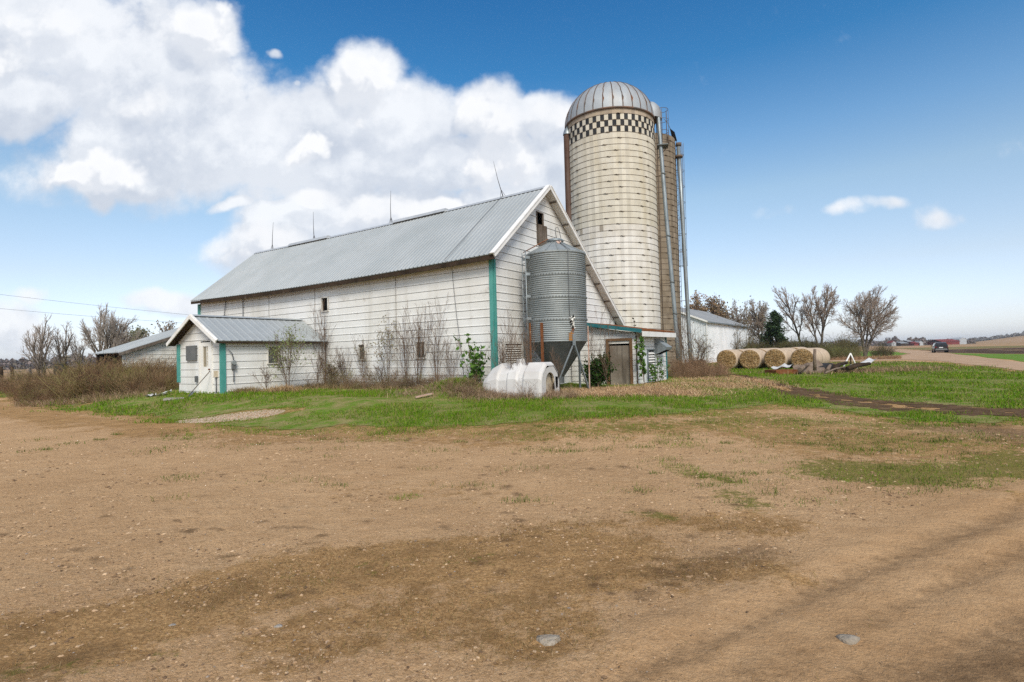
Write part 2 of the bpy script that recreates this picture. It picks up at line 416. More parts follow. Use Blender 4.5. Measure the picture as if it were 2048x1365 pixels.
# roof with sag: built in strips
mb = MB(); n = 10
for i in range(n):
    t0 = -.3 + 21.4 * i / n; t1 = -.3 + 21.4 * (i + 1) / n
    ribroof(mb, B(t0, EA, EZ + sagz(t0)), B(t1, EA, EZ + sagz(t1)), B(t0, RA, RZ + sagz(t0) * .6), B(t1, RA, RZ + sagz(t1) * .6), 'roof_metal', pitch=.214)
    ribroof(mb, B(t0, QA, QZ), B(t1, QA, QZ), B(t0, RA + .004, RZ + sagz(t0) * .6), B(t1, RA + .004, RZ + sagz(t1) * .6), 'roof_metal', pitch=.214)
roof = mb.build('roof', barn)
def ridge_at(t, up=0.): return B(t, RA, RZ + sagz(t) * .6 + up)
mb = MB()
for i in range(n):
    t0 = -.3 + 21.4 * i / n; t1 = -.3 + 21.4 * (i + 1) / n
    for sgn, aa, zz in ((-1, EA, EZ), (1, QA, QZ)):
        sl = (RZ - zz) / abs(RA - aa); w = .16
        p0, p1 = ridge_at(t0, .045), ridge_at(t1, .045)
        q = D2 * sgn * w - Z3 * w * sl
        mb.quad([p0, p1, p1 + q, p0 + q], 'ridge_metal')
mb.build('ridge_cap', barn)
for (ta, tb) in ((5.2, 8.6), (13.8, 17.4)):
    mb = MB()
    for k in range(3):
        a, b = ta + (tb - ta) * k / 3, ta + (tb - ta) * (k + 1) / 3
        p, q = ridge_at(a, .07), ridge_at(b, .07)
        mb.prism([p - D2 * .22 - Z3 * .13, p - D2 * .10 + Z3 * .03, p + D2 * .10 + Z3 * .03, p + D2 * .22 - Z3 * .13], q - p, 'ridge_metal')
    mb.build('ridge_vent', barn)
mb = MB()
for i in range(n):
    t0 = -.3 + 21.4 * i / n; t1 = -.3 + 21.4 * (i + 1) / n
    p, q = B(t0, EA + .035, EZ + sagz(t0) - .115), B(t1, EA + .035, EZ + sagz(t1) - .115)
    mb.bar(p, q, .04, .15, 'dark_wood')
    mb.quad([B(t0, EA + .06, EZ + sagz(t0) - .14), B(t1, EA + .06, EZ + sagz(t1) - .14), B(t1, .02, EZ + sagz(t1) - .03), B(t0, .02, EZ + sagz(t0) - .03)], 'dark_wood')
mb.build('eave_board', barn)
def barge(a0, z0, a1, z1, t=-.33, m='white_trim', h=.13, th=.045, name='bargeboard', par=barn, soff=True):
    mb = MB(); p, q = B(t, a0, z0 - h * .55), B(t, a1, z1 - h * .55)
    d = q - p; nn_ = np.cross(d / np.linalg.norm(d), D1); nn_ = nn_ if nn_[2] > 0 else -nn_
    mb.prism([p - nn_ * h / 2 - D1 * th, p + nn_ * h / 2 - D1 * th, q + nn_ * h / 2 - D1 * th, q - nn_ * h / 2 - D1 * th], D1 * th, m)
    # bright bent metal drip edge on top
    mb.prism([p + nn_ * (h / 2 + .003) - D1 * (th + .02), p + nn_ * (h / 2 + .04) - D1 * (th + .02), q + nn_ * (h / 2 + .04) - D1 * (th + .02), q + nn_ * (h / 2 + .003) - D1 * (th + .02)], D1 * .2, m)
    if soff:
        mb.quad([p - nn_ * (h / 2 - .01), q - nn_ * (h / 2 - .01), q - nn_ * (h / 2 - .01) + D1 * .31, p - nn_ * (h / 2 - .01) + D1 * .31], 'siding_old')
        L = np.linalg.norm(d)
        for s in np.arange(.7, L - .4, 1.25):
            c = p + d / L * s - nn_ * (h / 2 + .012) + D1 * .15
            mb.box(c, D1 * .15, d / L * .03, nn_ * .02, 'wood_grey')
    mb.build(name, par)
barge(EA - .02, EZ, RA - .004, RZ + .02)
barge(RA + .004, RZ + .02, QA, QZ)
for t, a in ((0, 0),):
    mb = MB(); h0, h1 = zb, 5.02
    mb.box(B(.065, -.035, (h0 + h1) / 2), D1 * .075, D2 * .03, Z3 * (h1 - h0) / 2, 'teal_paint')
    mb.box(B(-.03, .05, (h0 + h1) / 2), D1 * .018, D2 * .052, Z3 * (h1 - h0) / 2, 'teal_paint')
    mb.build('corner_post', barn)
mb = MB(); mb.box(B(LEN + .01, -.03, 2.55), D1 * .11, D2 * .035, Z3 * 2.4, 'teal_paint'); mb.build('corner_post', barn)
window(barn, B(9.22, 0, 3.78), D1, N2, .50, .66, 'siding_old', 'black_void', label='small dark open window high in the long wall', fw=.04)
window(barn, B(6.80, 0, 1.56), D1, N2, .46, .68, 'siding_old', 'glass', fw=.04)
window(barn, B(3.32, 0, 1.56), D1, N2, .52, .68, 'siding_old', 'glass', bars=1, fw=.04)
# loft opening and its weathered board
mb = MB(); p = B(0, 2.98, 6.05)
for s in (.02, .52): mb.box(p + D2 * s + Z3 * .645 + N1 * .005, D2 * .02, D1 * .03, Z3 * .645, 'wood_grey')
mb.box(p + D2 * .27 + Z3 * 1.272 + N1 * .005, D2 * .228, D1 * .03, Z3 * .018, 'wood_grey')
lf = mb.build('loft_opening', barn)
mb = MB()
for k in range(4): mb.box(B(-.045 - .002 * k, 3.13 + .165 * k, 6.40 + .01 * (k % 2)), D2 * .081, D1 * .014, Z3 * .42, 'wood_grey')
mb.build('loft_door', lf)
# big louvred fan opening low in the gable
mb = MB(); p = B(0, .42, 1.15); w, h = 1.33, .97
mb.box(p + D2 * w / 2 + Z3 * (h - .05) + N1 * .03, D2 * w / 2, D1 * .04, Z3 * .05, 'siding_old'); mb.box(p + D2 * w / 2 + Z3 * .05 + N1 * .03, D2 * w / 2, D1 * .04, Z3 * .05, 'siding_old')
for s in (.06, w - .06): mb.box(p + D2 * s + Z3 * h / 2 + N1 * .03, D2 * .06, D1 * .04, Z3 * (h / 2 - .101), 'siding_old')
for k in range(9):
    z = .14 + k * .083; mb.box(p + D2 * w / 2 + Z3 * z + N1 * .02, D2 * (w / 2 - .122), N1 * .035 - Z3 * .03, (Z3 * .035 + N1 * .03) * .12, 'siding_old')
mb.build('louvre_vent', barn)
mb = MB(); mb.box(B(-.03, .30, 1.05), D2 * .09, D1 * .02, Z3 * .85, 'white_trim'); mb.build('door_jamb', barn)
# lightning rods and their down cable
for t, tilt in ((2.0, .28), (8.9, -.02), (15.15, .02), (19.3, -.10)):
    mb = MB(); p = ridge_at(t, .05); q = p + Z3 * 1.6 + D1 * tilt * 1.6 * (1 if tilt else 0)
    mb.tube([p, (p + q) / 2 + D1 * .03, q], [.02, .014, .007], 'wire', 6)
    for d in (D1 * .14, -D1 * .14, D2 * .12): mb.tube([p + d - Z3 * (.02 if abs(d @ D2) < .01 else .14), p + (q - p) * .18], .009, 'wire', 5)
    mb.build('lightning_rod', barn)
mb = MB(); e = EZ + sagz(2)
cp = [ridge_at(2.0, .08), B(2.0, 2.0, RZ - (RA - 2.0) * .835 + .05), B(1.95, .8, RZ - (RA - .8) * .835 + .05), B(1.9, EA - .03, EZ + .03), B(1.86, -.06, 4.85), B(1.7, -.05, 3.2), B(1.45, -.05, 1.4), B(1.4, -.05, .4)]
mb.tube(cp, .009, 'wire', 5); mb.build('lightning_cable', barn)
mb = MB(); mb.tube([B(17.9, -.06, 4.9), B(18.3, -.05, 3.3)], .018, 'wire', 5); mb.build('conduit', barn); mb = MB(); mb.tube([B(16.2, -.06, 4.9), B(16.25, -.05, 3.1)], .02, 'wire', 5); mb.build('conduit', barn)
for ts in (4.9, 10.2, 13.9):
    mb = MB(); mb.box(B(ts, -.024, 2.9), D1 * .006, D2 * .006, Z3 * 2.0, 'siding_back'); mb.build('panel_seam', barn)

# ================================================================== MILK HOUSE in front of the long wall
AT0, AT1, AF = 9.46, 12.88, -4.68
ART, ARZ, AEZ = 11.17, 3.5, 2.44
milk = thing('milk_house', 'small white gabled annex with teal corners built against the barn wall', 'outbuilding', B(11.2, -2.3, .4))
zb = .28
mb = MB()
siding(mb, B(AT0, AF), D2, N1, zb, AEZ - .02, .29, lambda z: .1, lambda z: 4.62, 'siding', [(1.84, 2.36, 1.50, 2.24)], phase=.1)
mb.build('side_wall', milk)
def al(z): return max(.08, (z - AEZ) / ((ARZ - AEZ) / (ART - AT0 + .2)) - .1)
def ar(z): return min(AT1 - AT0, AT1 - AT0 - (z - AEZ) / ((ARZ - AEZ) / (ART - AT0 + .2)) + .1)
mb = MB()
siding(mb, B(AT0, AF), D1, N2, zb, ARZ - .12, .29, al, ar, 'siding', [(.72, 1.66, .28, 2.47)], phase=.1)
mb.build('front_wall', milk)
mb = MB(); mb.quad([B(AT1, AF, zb), B(AT1, -.05, zb), B(AT1, -.05, AEZ), B(AT1, AF, AEZ)], 'siding'); mb.build('side_wall', milk)
mb = MB(); o = .3
sl = (ARZ - AEZ) / (ART - AT0 + .24)
ribroof(mb, B(AT0 - .24, AF - o, AEZ), B(AT0 - .24, -.06, AEZ), B(ART, AF - o, ARZ), B(ART, -.06, ARZ), 'roof_metal', pitch=.31, rib=.012)
ribroof(mb, B(AT1 + .24, AF - o, AEZ), B(AT1 + .24, -.06, AEZ), B(ART + .003, AF - o, ARZ), B(ART + .003, -.06, ARZ), 'roof_metal', pitch=.31, rib=.022)
mb.build('roof', milk)
mb = MB()
for sg in (-1, 1):
    q = D1 * sg * .17 - Z3 * .17 * sl * .8
    mb.quad([B(ART, AF - o, ARZ + .045), B(ART, -.07, ARZ + .045), B(ART, -.07, ARZ + .045) + q, B(ART, AF - o, ARZ + .045) + q], 'roof_metal')
mb.build('ridge_cap', milk)
for sg, tt in ((-1, AT0 - .27), (1, AT1 + .27)):
    mb = MB(); p, q = B(ART, AF - o - .03, ARZ - .05), B(tt, AF - o - .03, AEZ - .05)
    d = (q - p) / np.linalg.norm(q - p); nn_ = np.cross(d, D2); nn_ = nn_ if nn_[2] > 0 else -nn_
    mb.prism([p - nn_ * .07, p + nn_ * .07, q + nn_ * .07, q - nn_ * .07], -D2 * .04, 'white_trim')
    mb.prism([p + nn_ * .073, p + nn_ * .11, q + nn_ * .11, q + nn_ * .073], D2 * .1 - D2 * .06, 'white_trim')
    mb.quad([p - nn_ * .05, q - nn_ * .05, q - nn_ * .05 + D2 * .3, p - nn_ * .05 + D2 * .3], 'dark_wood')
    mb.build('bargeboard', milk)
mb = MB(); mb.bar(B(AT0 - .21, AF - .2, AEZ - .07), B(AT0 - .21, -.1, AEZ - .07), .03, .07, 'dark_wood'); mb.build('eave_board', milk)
mb = MB()
mb.box(B(AT0 - .02, AF + .045, 1.36), D1 * .02, D2 * .09, Z3 * 1.06, 'teal_paint'); mb.box(B(AT0 + .04, AF - .03, 1.36), D1 * .04, D2 * .02, Z3 * 1.06, 'teal_paint')
mb.build('corner_post', milk)
mb = MB(); mb.box(B(AT1 - .03, AF - .03, 1.62), D1 * .1, D2 * .03, Z3 * .78, 'teal_paint'); mb.build('corner_post', milk)
# door with tall glazed slot
mb = MB(); p = B(AT0 + .76, AF, .36); w, h = .84, 2.06
mb.box(p + D1 * w / 2 + Z3 * .55 + N2 * .0, D1 * w / 2, D2 * .025, Z3 * .55, 'door_white')
mb.box(p + D1 * w / 2 + Z3 * 1.98, D1 * w / 2, D2 * .025, Z3 * .08, 'door_white')
for s0, s1 in ((0, .22), (.62, .84)): mb.box(p + D1 * (s0 + s1) / 2 + Z3 * 1.5, D1 * (s1 - s0) / 2, D2 * .025, Z3 * .399, 'door_white')
for s in (-.05, w + .05): mb.box(p + D1 * s + Z3 * 1.05 + N2 * .02, D1 * .045, D2 * .035, Z3 * 1.06, 'white_trim')
door = mb.build('door', milk)
mb = MB(); mb.box(p + D1 * .42 + Z3 * 1.5 - N2 * .012, D1 * .2, D2 * .006, Z3 * .4, 'door_glass'); mb.box(p + D1 * .34 + Z3 * 1.5 + N2 * .0, D1 * .018, D2 * .012, Z3 * .4, 'door_white')
for z in (1.35, 1.68): mb.box(p + D1 * .28 + Z3 * z + N2 * .0, D1 * .045, D2 * .01, Z3 * .018, 'door_white')
mb.build('door_glass', door)
mb = MB(); mb.tube([p + D1 * .08 + Z3 * 1.0 + N2 * .03, p + D1 * .08 + Z3 * 1.0 + N2 * .09], .028, 'rust', 8); mb.build('handle', door)
mb = MB(); mb.box(B(AT0 + 2.25, AF - .05, 2.02), D1 * .40, D2 * .03, Z3 * .30, 'grey_board'); mb.build('shutter', milk)
mb = MB(); mb.box(B(AT0 + 1.86, AF - .05, .98), D1 * .07, D2 * .04, Z3 * .12, 'grey_board'); mb.build('meter_box', milk)
mb = MB(); mb.box(B(AT0 + .36, AF - .05, 1.18), D1 * .07, D2 * .05, Z3 * .12, 'hutch_dirty'); mb.tube([B(AT0 + .36, AF - .04, 1.06), B(AT0 + .36, AF - .04, .45)], .018, 'wire', 6); mb.build('junction_box', milk)
window(milk, B(AT0, AF + 1.84, 1.50), D2, N1, .52, .74, 'siding_old', 'glass', fw=.035)
mb = MB(); c = B(AT0 - .03, AF + .42, 1.60)
mb.tube([c, c + N1 * .1], .085, 'galv', 14); mb.box(c - Z3 * .17 + N1 * .03, D2 * .07, D1 * .04, Z3 * .09, 'grey_board')
mb.tube([c + Z3 * .1 + N1 * .03, c + Z3 * .35 + N1 * .05 - D2 * .06, c + Z3 * .5 - D2 * .2 + N1 * .05], .016, 'wire', 6)
mb.tube([c - Z3 * .26 + N1 * .03, c - Z3 * .75 + N1 * .03], .018, 'wire', 6)
mb.build('electric_meter', milk)

# ================================================================== LEAN-TO beside the feed bin
lean = thing('lean_to_shed', 'low white lean-to with weathered plywood door and rusty metal roof edge', 'shed', B(-1.5, 7.3, .3))
LA0, LA1, LN = 5.5, 9.15, -3.0
def lroof(t): return 2.98 + (t) * .155     # falls away from the barn (t negative)
zb = .22
mb = MB()
siding(mb, B(0, LA0), -D1, N2, zb, 2.95, .22, lambda z: .06, lambda z: min(3.0, (2.86 - z) / .155), 'siding', [(1.72, 2.86, .22, 2.18)], phase=.05)
mb.build('door_wall', lean)
mb = MB()
siding(mb, B(LN, LA0), D2, N1, .30, 2.42, .22, lambda z: .05, lambda z: LA1 - LA0, 'siding', [(1.15, 2.05, .36, 1.72)], phase=.05, gap=.02)
mb.quad([B(LN + .1, LA1, .1), B(-.1, LA1, .1), B(-.1, LA1, 2.7), B(LN + .1, LA1, 2.4)], 'siding_old')
mb.build('end_wall', lean)
mb = MB()
ribroof(mb, B(LN - .35, LA0 - .2, lroof(-3.35)), B(LN - .35, LA1 + .25, lroof(-3.35)), B(-.05, LA0 - .2, lroof(0) - .0), B(-.05, LA1 + .25, lroof(0)), 'rust', pitch=.15, rib=.03, under='dark_wood')
mb.build('roof', lean)
mb = MB(); mb.bar(B(-.06, LA0 - .23, lroof(-.06) - .02), B(LN - .36, LA0 - .23, lroof(-3.36) - .02), .05, .15, 'teal_dark'); mb.build('fascia', lean)
mb = MB(); mb.bar(B(LN - .38, LA0 - .2, lroof(-3.38) - .14), B(LN - .38, LA1 + .25, lroof(-3.38) - .14), .04, .2, 'white_trim'); mb.build('fascia', lean)
mb = MB(); p = B(-1.72, LA0, .22); w, h = 1.14, 1.96; dr = -D1
for s in (.05, w - .05): mb.box(p + dr * s + Z3 * h / 2 + N2 * .02, dr * .05, D2 * .05, Z3 * h / 2, 'brown_frame')
mb.box(p + dr * w / 2 + Z3 * (h - .05) + N2 * .02, dr * (w / 2 - .101), D2 * .05, Z3 * .05, 'brown_frame')
mb.box(p + dr * w / 2 + Z3 * (h - .16) - N2 * .0, dr * (w / 2 - .101), D2 * .02, Z3 * .058, 'siding_old')
df = mb.build('door_frame', lean)
mb = MB(); mb.box(p + dr * (w / 2 + .01) + Z3 * .83 - N2 * .03, dr * (w / 2 - .13), D2 * .015, Z3 * .83, 'plywood')
mb.build('door', df)
mb = MB(); mb.box(p + dr * .5 + Z3 * .8 - N2 * .2, dr * .5, D2 * .01, Z3 * 1.0, 'black_void'); mb.box(B(LN + .35, LA0 + 1.8, .9), D2 * 1.3, D1 * .02, Z3 * .85, 'black_void'); mb.build('interior', lean)
mb = MB(); p = B(LN, LA0 + 1.15, .36); w, h = .9, 1.36
for s in (.035, w - .035): mb.box(p + D2 * s + Z3 * h / 2 + N1 * .03, D2 * .035, D1 * .04, Z3 * h / 2, 'galv_pipe')
mb.box(p + D2 * w / 2 + Z3 * (h - .03) + N1 * .03, D2 * (w / 2 - .071), D1 * .04, Z3 * .03, 'galv_pipe')
for k in range(11):
    z = .06 + k * .112; mb.box(p + D2 * w / 2 + Z3 * z + N1 * (.02 + .004 * (k * 7 % 3)), D2 * (w / 2 - .073), N1 * .05 - Z3 * .045, (Z3 * .05 + N1 * .045) * .1, 'white_trim')
mb.build('louvre_vent', lean)
mb = MB(); mb.box(B(LN - .03, LA0 + .9, 1.0), D2 * .2, D1 * .012, Z3 * .68, 'white_steel'); mb.build('loose_panel', lean)
# sloping vent hood
mb = MB(); p = B(LN, LA0 + 2.15, 0); a0, a1 = LA0 + 2.15, LA0 + 2.85
tp = [B(LN - .02, a0, 2.16), B(LN - .02, a1, 2.16)]; ot = [B(LN - .55, a0, 1.78), B(LN - .55, a1, 1.78)]; ob = [B(LN - .50, a0, 1.66), B(LN - .50, a1, 1.66)]; lo = [B(LN - .02, a0, 1.46), B(LN - .02, a1, 1.46)]
mb.quad([tp[0], tp[1], ot[1], ot[0]], 'galv'); mb.quad([tp[0], ot[0], ob[0], lo[0]], 'galv_pipe'); mb.quad([tp[1], lo[1], ob[1], ot[1]], 'galv_pipe')
mb.quad([ot[0], ot[1], ob[1], ob[0]], 'galv'); mb.quad([lo[0], ob[0], ob[1], lo[1]], 'black_void')
mb.build('vent_hood', lean)
mb = MB(); mb.box(B(LN - .015, LA1 - .04, 1.3), D2 * .035, D1 * .03, Z3 * 1.0, 'teal_dark'); mb.build('corner_post', lean)
mb = MB(); mb.box(B(LN - .03, LA0 + .02, 1.25), D2 * .02, D1 * .02, Z3 * 1.0, 'hoop'); mb.build('corner_strip', lean)

# ================================================================== FEED BIN
bc = np.array([1.68, 20.0, 0]); BR = 1.07
fb = thing('feed_bin', 'corrugated galvanized feed bin on legs standing before the barn gable', 'feed bin', (bc[0], bc[1], hz(bc[0], bc[1])))
z0, z1 = 2.03, 5.22
prof = []; nr = 40; 
zz = z0
ring = (z1 - z0) / 4
for k in range(4):
    for j in range(11):
        za = z0 + k * ring + j * ring / 11
        prof += [(BR - .004, za), (BR + .006, za + ring / 44), (BR + .034, za + ring / 22), (BR + .008, za + ring * 3 / 44)]
prof.append((BR, z1))
mb = MB(); mb.lathe(bc, prof, 'galv', 72); 
mb.lathe(bc, [(BR - .02, z1), (BR - .02, z0)], 'galv_dark', 48)
body = mb.build('tank', fb)
for k in range(1, 4):   # bolt rows at the ring joints
    mb = MB(); z = z0 + k * ring
    mb.lathe(bc, [(BR + .006, z - .035), (BR + .026, z - .03), (BR + .026, z + .02), (BR + .006, z + .03)], 'galv', 72)
    for j in range(64):
        an = 2 * PI * j / 64; c = bc + np.array([math.cos(an) * (BR + .03), math.sin(an) * (BR + .03), z - .006]); rd = np.array([math.cos(an), math.sin(an), 0]); tg = np.array([-rd[1], rd[0], 0])
        mb.box(c, rd * .012, tg * .018, Z3 * .018, 'galv_dark')
    mb.build('joint_band', fb)
mb = MB(); mb.lathe(bc, [(BR + .045, z1 - .03), (BR + .045, z1 + .02), (.29, z1 + .45)], 'galv', 40, sm=False)
for j in range(16):
    an = 2 * PI * j / 16; rd = np.array([math.cos(an), math.sin(an), 0])
    mb.bar(bc + rd * (BR + .04) + Z3 * (z1 + .035), bc + rd * .3 + Z3 * (z1 + .46), .03, .03, 'galv')
mb.build('roof_cone', fb)
mb = MB(); mb.lathe(bc, [(.28, z1 + .42), (.29, z1 + .50), (.31, z1 + .51), (.32, z1 + .56), (.28, z1 + .60), (0.01, z1 + .64)], 'galv_pipe', 28)
lid = mb.build('lid', fb)
mb = MB(); p = bc + np.array([.05, -.1, z1 + .62]); mb.tube([p, p + np.array([-.04, 0, .28]), p + np.array([-.02, 0, .40]), p + np.array([.05, 0, .42]), p + np.array([.10, 0, .32]), p + np.array([.16, 0, .02])], .012, 'wire', 6); mb.build('lid_lever', lid)
mb = MB(); rp = bc + np.array([.10, -.31, z1 + .41]); mb.prism([rp + np.array([-.09, 0, .06]), rp + np.array([-.06, -.12, -.03]), rp + np.array([.0, -.14, -.055]), rp + np.array([.07, -.12, -.02]), rp + np.array([.1, 0, .06])], (0, -.008, .02), 'rust_pale'); mb.build('rust_patch', fb)
mb = MB(); mb.lathe(bc, [(BR - .01, z0 + .01), (.20, .78), (.20, .55)], 'galv_dark', 36, sm=False); mb.build('hopper', fb)
gz_ = hz(bc[0], bc[1])
def binleg(an, m, zt=2.65, w=.07, r=BR + .05):
    rd = np.array([math.cos(an), math.sin(an), 0]); p = bc + rd * r
    mb = MB(); mb.bar(p + Z3 * (gz_ - .1), p + Z3 * zt, w, w * .7, m, up=rd); mb.build('leg', fb)
    return p
binleg(math.radians(-124), 'rust', 2.72, .085)
binleg(math.radians(-156), 'rust', 2.75, .06)
binleg(math.radians(-14), 'rust_pale', 2.60, .055)
binleg(math.radians(100), 'galv_pipe'); binleg(math.radians(40), 'galv_pipe'); binleg(math.radians(170), 'rust_pale', 2.8, .06)
an = math.radians(-64); rd = np.array([math.cos(an), math.sin(an), 0]); top = bc + rd * (BR + .03) + Z3 * 1.98
for q in ((1.42, 19.35), (2.76, 19.75)):
    mb = MB(); e = np.array([q[0], q[1], hz(*q) - .05]); mb.bar(top, e, .055, .05, 'galv_pipe'); mb.build('brace', fb)
mb = MB(); mb.box(top + Z3 * .12, np.array([-rd[1], rd[0], 0]) * .06, rd * .02, Z3 * .2, 'galv_pipe'); mb.build('brace_plate', fb)
# side ladder, roof ladder and lid cord
an = math.radians(-163); rd = np.array([math.cos(an), math.sin(an), 0]); tg = np.array([-rd[1], rd[0], 0])
mb = MB()
for s in (-.2, .2): mb.tube([bc + rd * (BR + .16) + tg * s + Z3 * .9, bc + rd * (BR + .16) + tg * s + Z3 * (z1 + .1)], .017, 'galv_pipe', 6)
for z in np.arange(1.0, z1, .3): mb.tube([bc + rd * (BR + .16) + tg * -.2 + Z3 * z, bc + rd * (BR + .16) + tg * .2 + Z3 * z], .012, 'galv_pipe', 5)
for z in (2.9, 3.7, 4.5, 5.1):
    for s in (-.2, .2): mb.bar(bc + rd * BR + tg * s + Z3 * z, bc + rd * (BR + .16) + tg * s + Z3 * z, .05, .1, 'galv_pipe')
mb.build('ladder', fb)
mb = MB()
for s in (-.15, .15): mb.tube([bc + rd * (BR + .12) + tg * s + Z3 * (z1 + .12), bc + rd * .33 + tg * s + Z3 * (z1 + .58)], .018, 'rust', 6)
for f in np.linspace(0, 1, 6): 
    c = bc + rd * (BR + .12 + (.33 - BR - .12) * f) + Z3 * (z1 + .12 + .46 * f); mb.tube([c - tg * .15, c + tg * .15], .013, 'rust', 5)
mb.build('roof_ladder', fb)
an = math.radians(-72); rd = np.array([math.cos(an), math.sin(an), 0])
mb = MB(); pts = [bc + rd * .33 + Z3 * (z1 + .5), bc + rd * (BR + .07) + Z3 * z1]
mb.tube(pts + [bc + rd * (BR + .05) + Z3 * z for z in (4.4, 3.5, 2.9)], .009, 'wire', 5); mb.build('pull_cord', fb)
mb = MB()
ca = math.radians(-66); rd = np.array([math.cos(ca), math.sin(ca), 0]); tg = np.array([-rd[1], rd[0], 0])
for k in range(85):
    x, z = RNG.normal(0, .050), RNG.normal(0, .09); c = bc + rd * (BR + .025 + .035 * RNG.random()) + tg * x + Z3 * (2.72 + z); s = .012 + .026 * RNG.random(); q_ = 1 + RNG.random()
    mb.lathe(c, [(s * .02, -s * q_), (s * .8, -s * .4), (s * .9, s * .2), (s * .4, s * .8 * q_), (s * .02, s * q_)], 'foam' if k % 6 else 'black_void', 5, sm=False)
mb.build('foam_patch', fb)
mb = MB()
def arc_patch(a0, a1, za, zc, m, r=BR + .028):
    n_ = 8
    for i in range(n_):
        b0, b1 = a0 + (a1 - a0) * i / n_, a0 + (a1 - a0) * (i + 1) / n_
        f = lambda a, z: bc + np.array([math.cos(a) * r, math.sin(a) * r, z]); j0 = .04 * math.sin(i * 5.1); j1 = .04 * math.sin(i * 5.1 + 5.1)
        mb.quad([f(b0, za), f(b1, za), f(b1, zc + j1), f(b0, zc + j0)], m)
arc_patch(math.radians(-74), math.radians(-64), 2.06, 2.36, 'rust_orange'); arc_patch(math.radians(-68), math.radians(-63), 2.38, 2.60, 'rust')
mb.build('rust_patch', fb)

# ================================================================== SILOS
def silo(name, label, c, R, z1, rowh, nst, checker=None, colf=None, stavemat='stave', zbase=-.1, hoop_every=1):
    o = thing(name, label, 'silo', (c[0], c[1], 0.))
    mb = MB(); rows = int(round((z1 - zbase) / rowh)); rh = (z1 - zbase) / rows; cols = []
    ks = mb.slot(stavemat); kb = mb.slot('stave_black')
    for i in range(rows):
        for j in range(nst):
            a0, a1 = 2 * PI * j / nst, 2 * PI * (j + 1) / nst; za, zc = zbase + i * rh, zbase + (i + 1) * rh
            b = len(mb.v)
            for a, z in ((a0, za), (a1, za), (a1, zc), (a0, zc)): mb.v.append((c[0] + R * math.cos(a), c[1] + R * math.sin(a), z))
            mb.f.append((b, b + 1, b + 2, b + 3)); mb.smooth.append(False)
            blk = checker(i, j, rows) if checker else False
            mb.mi.append(kb if blk else ks); mb.col += [(*colf(i, j, za, rows), 1)] * 4
    mb.build('stave_wall', o)
    h = None
    for i in range(1, rows):
        z = zbase + i * rh
        if h is None:
            mb = MB(); prof = [(R + .002, -.011), (R + .018, -.009), (R + .018, .009), (R + .002, .011)]
            mb.lathe((c[0], c[1], 0), prof, 'hoop', 64)
            for a in np.radians([-103, -62, 20, 200]):
                rd = np.array([math.cos(a), math.sin(a), 0]); tg = np.array([-rd[1], rd[0], 0]); p = np.array([c[0], c[1], 0]) + rd * (R + .04)
                mb.tube([p - tg * .15, p - tg * .05 + Z3 * .015, p + tg * .05 - Z3 * .015, p + tg * .15], [.008, .02, .02, .008], 'hoop', 5)
            h = mb.build('hoop', o); h.location.z = z; first = h
            # the mesh sits at z=0 of the thing; each copy is turned so the lugs stagger
        else:
            k = first.copy(); COL.objects.link(k); k.parent = o; k.matrix_parent_inverse = first.matrix_parent_inverse.copy()
            ang = (0, .16, -.08, .24)[i % 4]
            k.location = (0, 0, z)
            Rm = Matrix.Translation(Vector((c[0], c[1], 0))) @ Matrix.Rotation(ang, 4, 'Z') @ Matrix.Translation(Vector((-c[0], -c[1], 0)))
            k.matrix_basis = Matrix.Translation(Vector((0, 0, z))) @ Rm
    return o, rows
sc1 = np.array([7.14, 37.4, 0]); SR = 3.0; SZ = 17.22
def col1(i, j, z, rows):
    v = .92 + .1 * math.sin(j * 12.9898 + i * 0) * math.sin(j * 3.1) + .05 * RNG.random()
    if z > 9.5: c = np.array([.61, .565, .475])
    elif z > 8.85:
        c = np.array([.64, .60, .54]) if RNG.random() > .18 else np.array([.36, .32, .27])
    else: c = np.array([.70, .665, .615])
    if z > SZ - .45: c = np.array([.40, .33, .26]) * (.8 + .4 * RNG.random())
    return tuple(np.clip(c * v, 0, .75))
nst = 74
def chk(i, j, rows):
    k = rows - 1 - i
    return 1 <= k <= 3 and (j + k) % 2 == 0
silo1, rows1 = silo('tall_silo', 'tall cream stave silo with metal dome and black checkered band', sc1, SR, SZ, .392, nst, chk, col1)
mb = MB(); nb = 30; prof = [((SR + .07) * math.cos(a), 2.74 * math.sin(a)) for a in np.linspace(0, PI / 2 - .02, 14)]
for j in range(nb):
    a0, a1 = 2 * PI * j / nb, 2 * PI * (j + 1) / nb
    mb.lathe(sc1 + Z3 * SZ, prof, 'dome', 3, a0, a1)
mb.lathe(sc1 + Z3 * SZ, [(SR + .03, -.08), (SR + .10, -.06), (SR + .10, .03), (SR + .05, .05)], 'dome_seam', 64)
dome = mb.build('dome_roof', silo1)
mb = MB()
for j in range(nb):
    a = 2 * PI * j / nb; jw = .012 * math.sin(j * 7.7)
    pts = [sc1 + np.array([r * math.cos(a + jw * math.sin(q * 3)), r * math.sin(a + jw * math.sin(q * 3)), SZ + z + .0]) for q, (r, z) in enumerate(prof)]
    mb.tube(pts, [.036] * len(pts), 'dome_seam', 4, cap=False, sm=False)
    if j % 2 == 0 or 18 < j < 24:   # torn, rusty seam laps
        for (i0, w) in ((1, .09),) + (((9, .10),) if 20 < j < 24 else ()):
            tg = np.array([-math.sin(a), math.cos(a), 0]); n0 = 1.012
            P = [sc1 + np.array([prof[q][0] * n0 * math.cos(a), prof[q][0] * n0 * math.sin(a), SZ + prof[q][1] * n0]) for q in (i0, i0 + 1, i0 + 2)]
            mb.quad([P[0], P[1] + tg * w, P[2], P[1] - tg * .02], 'rust' if j % 3 == 0 else 'dome_seam')
mb.build('dome_seam', dome)
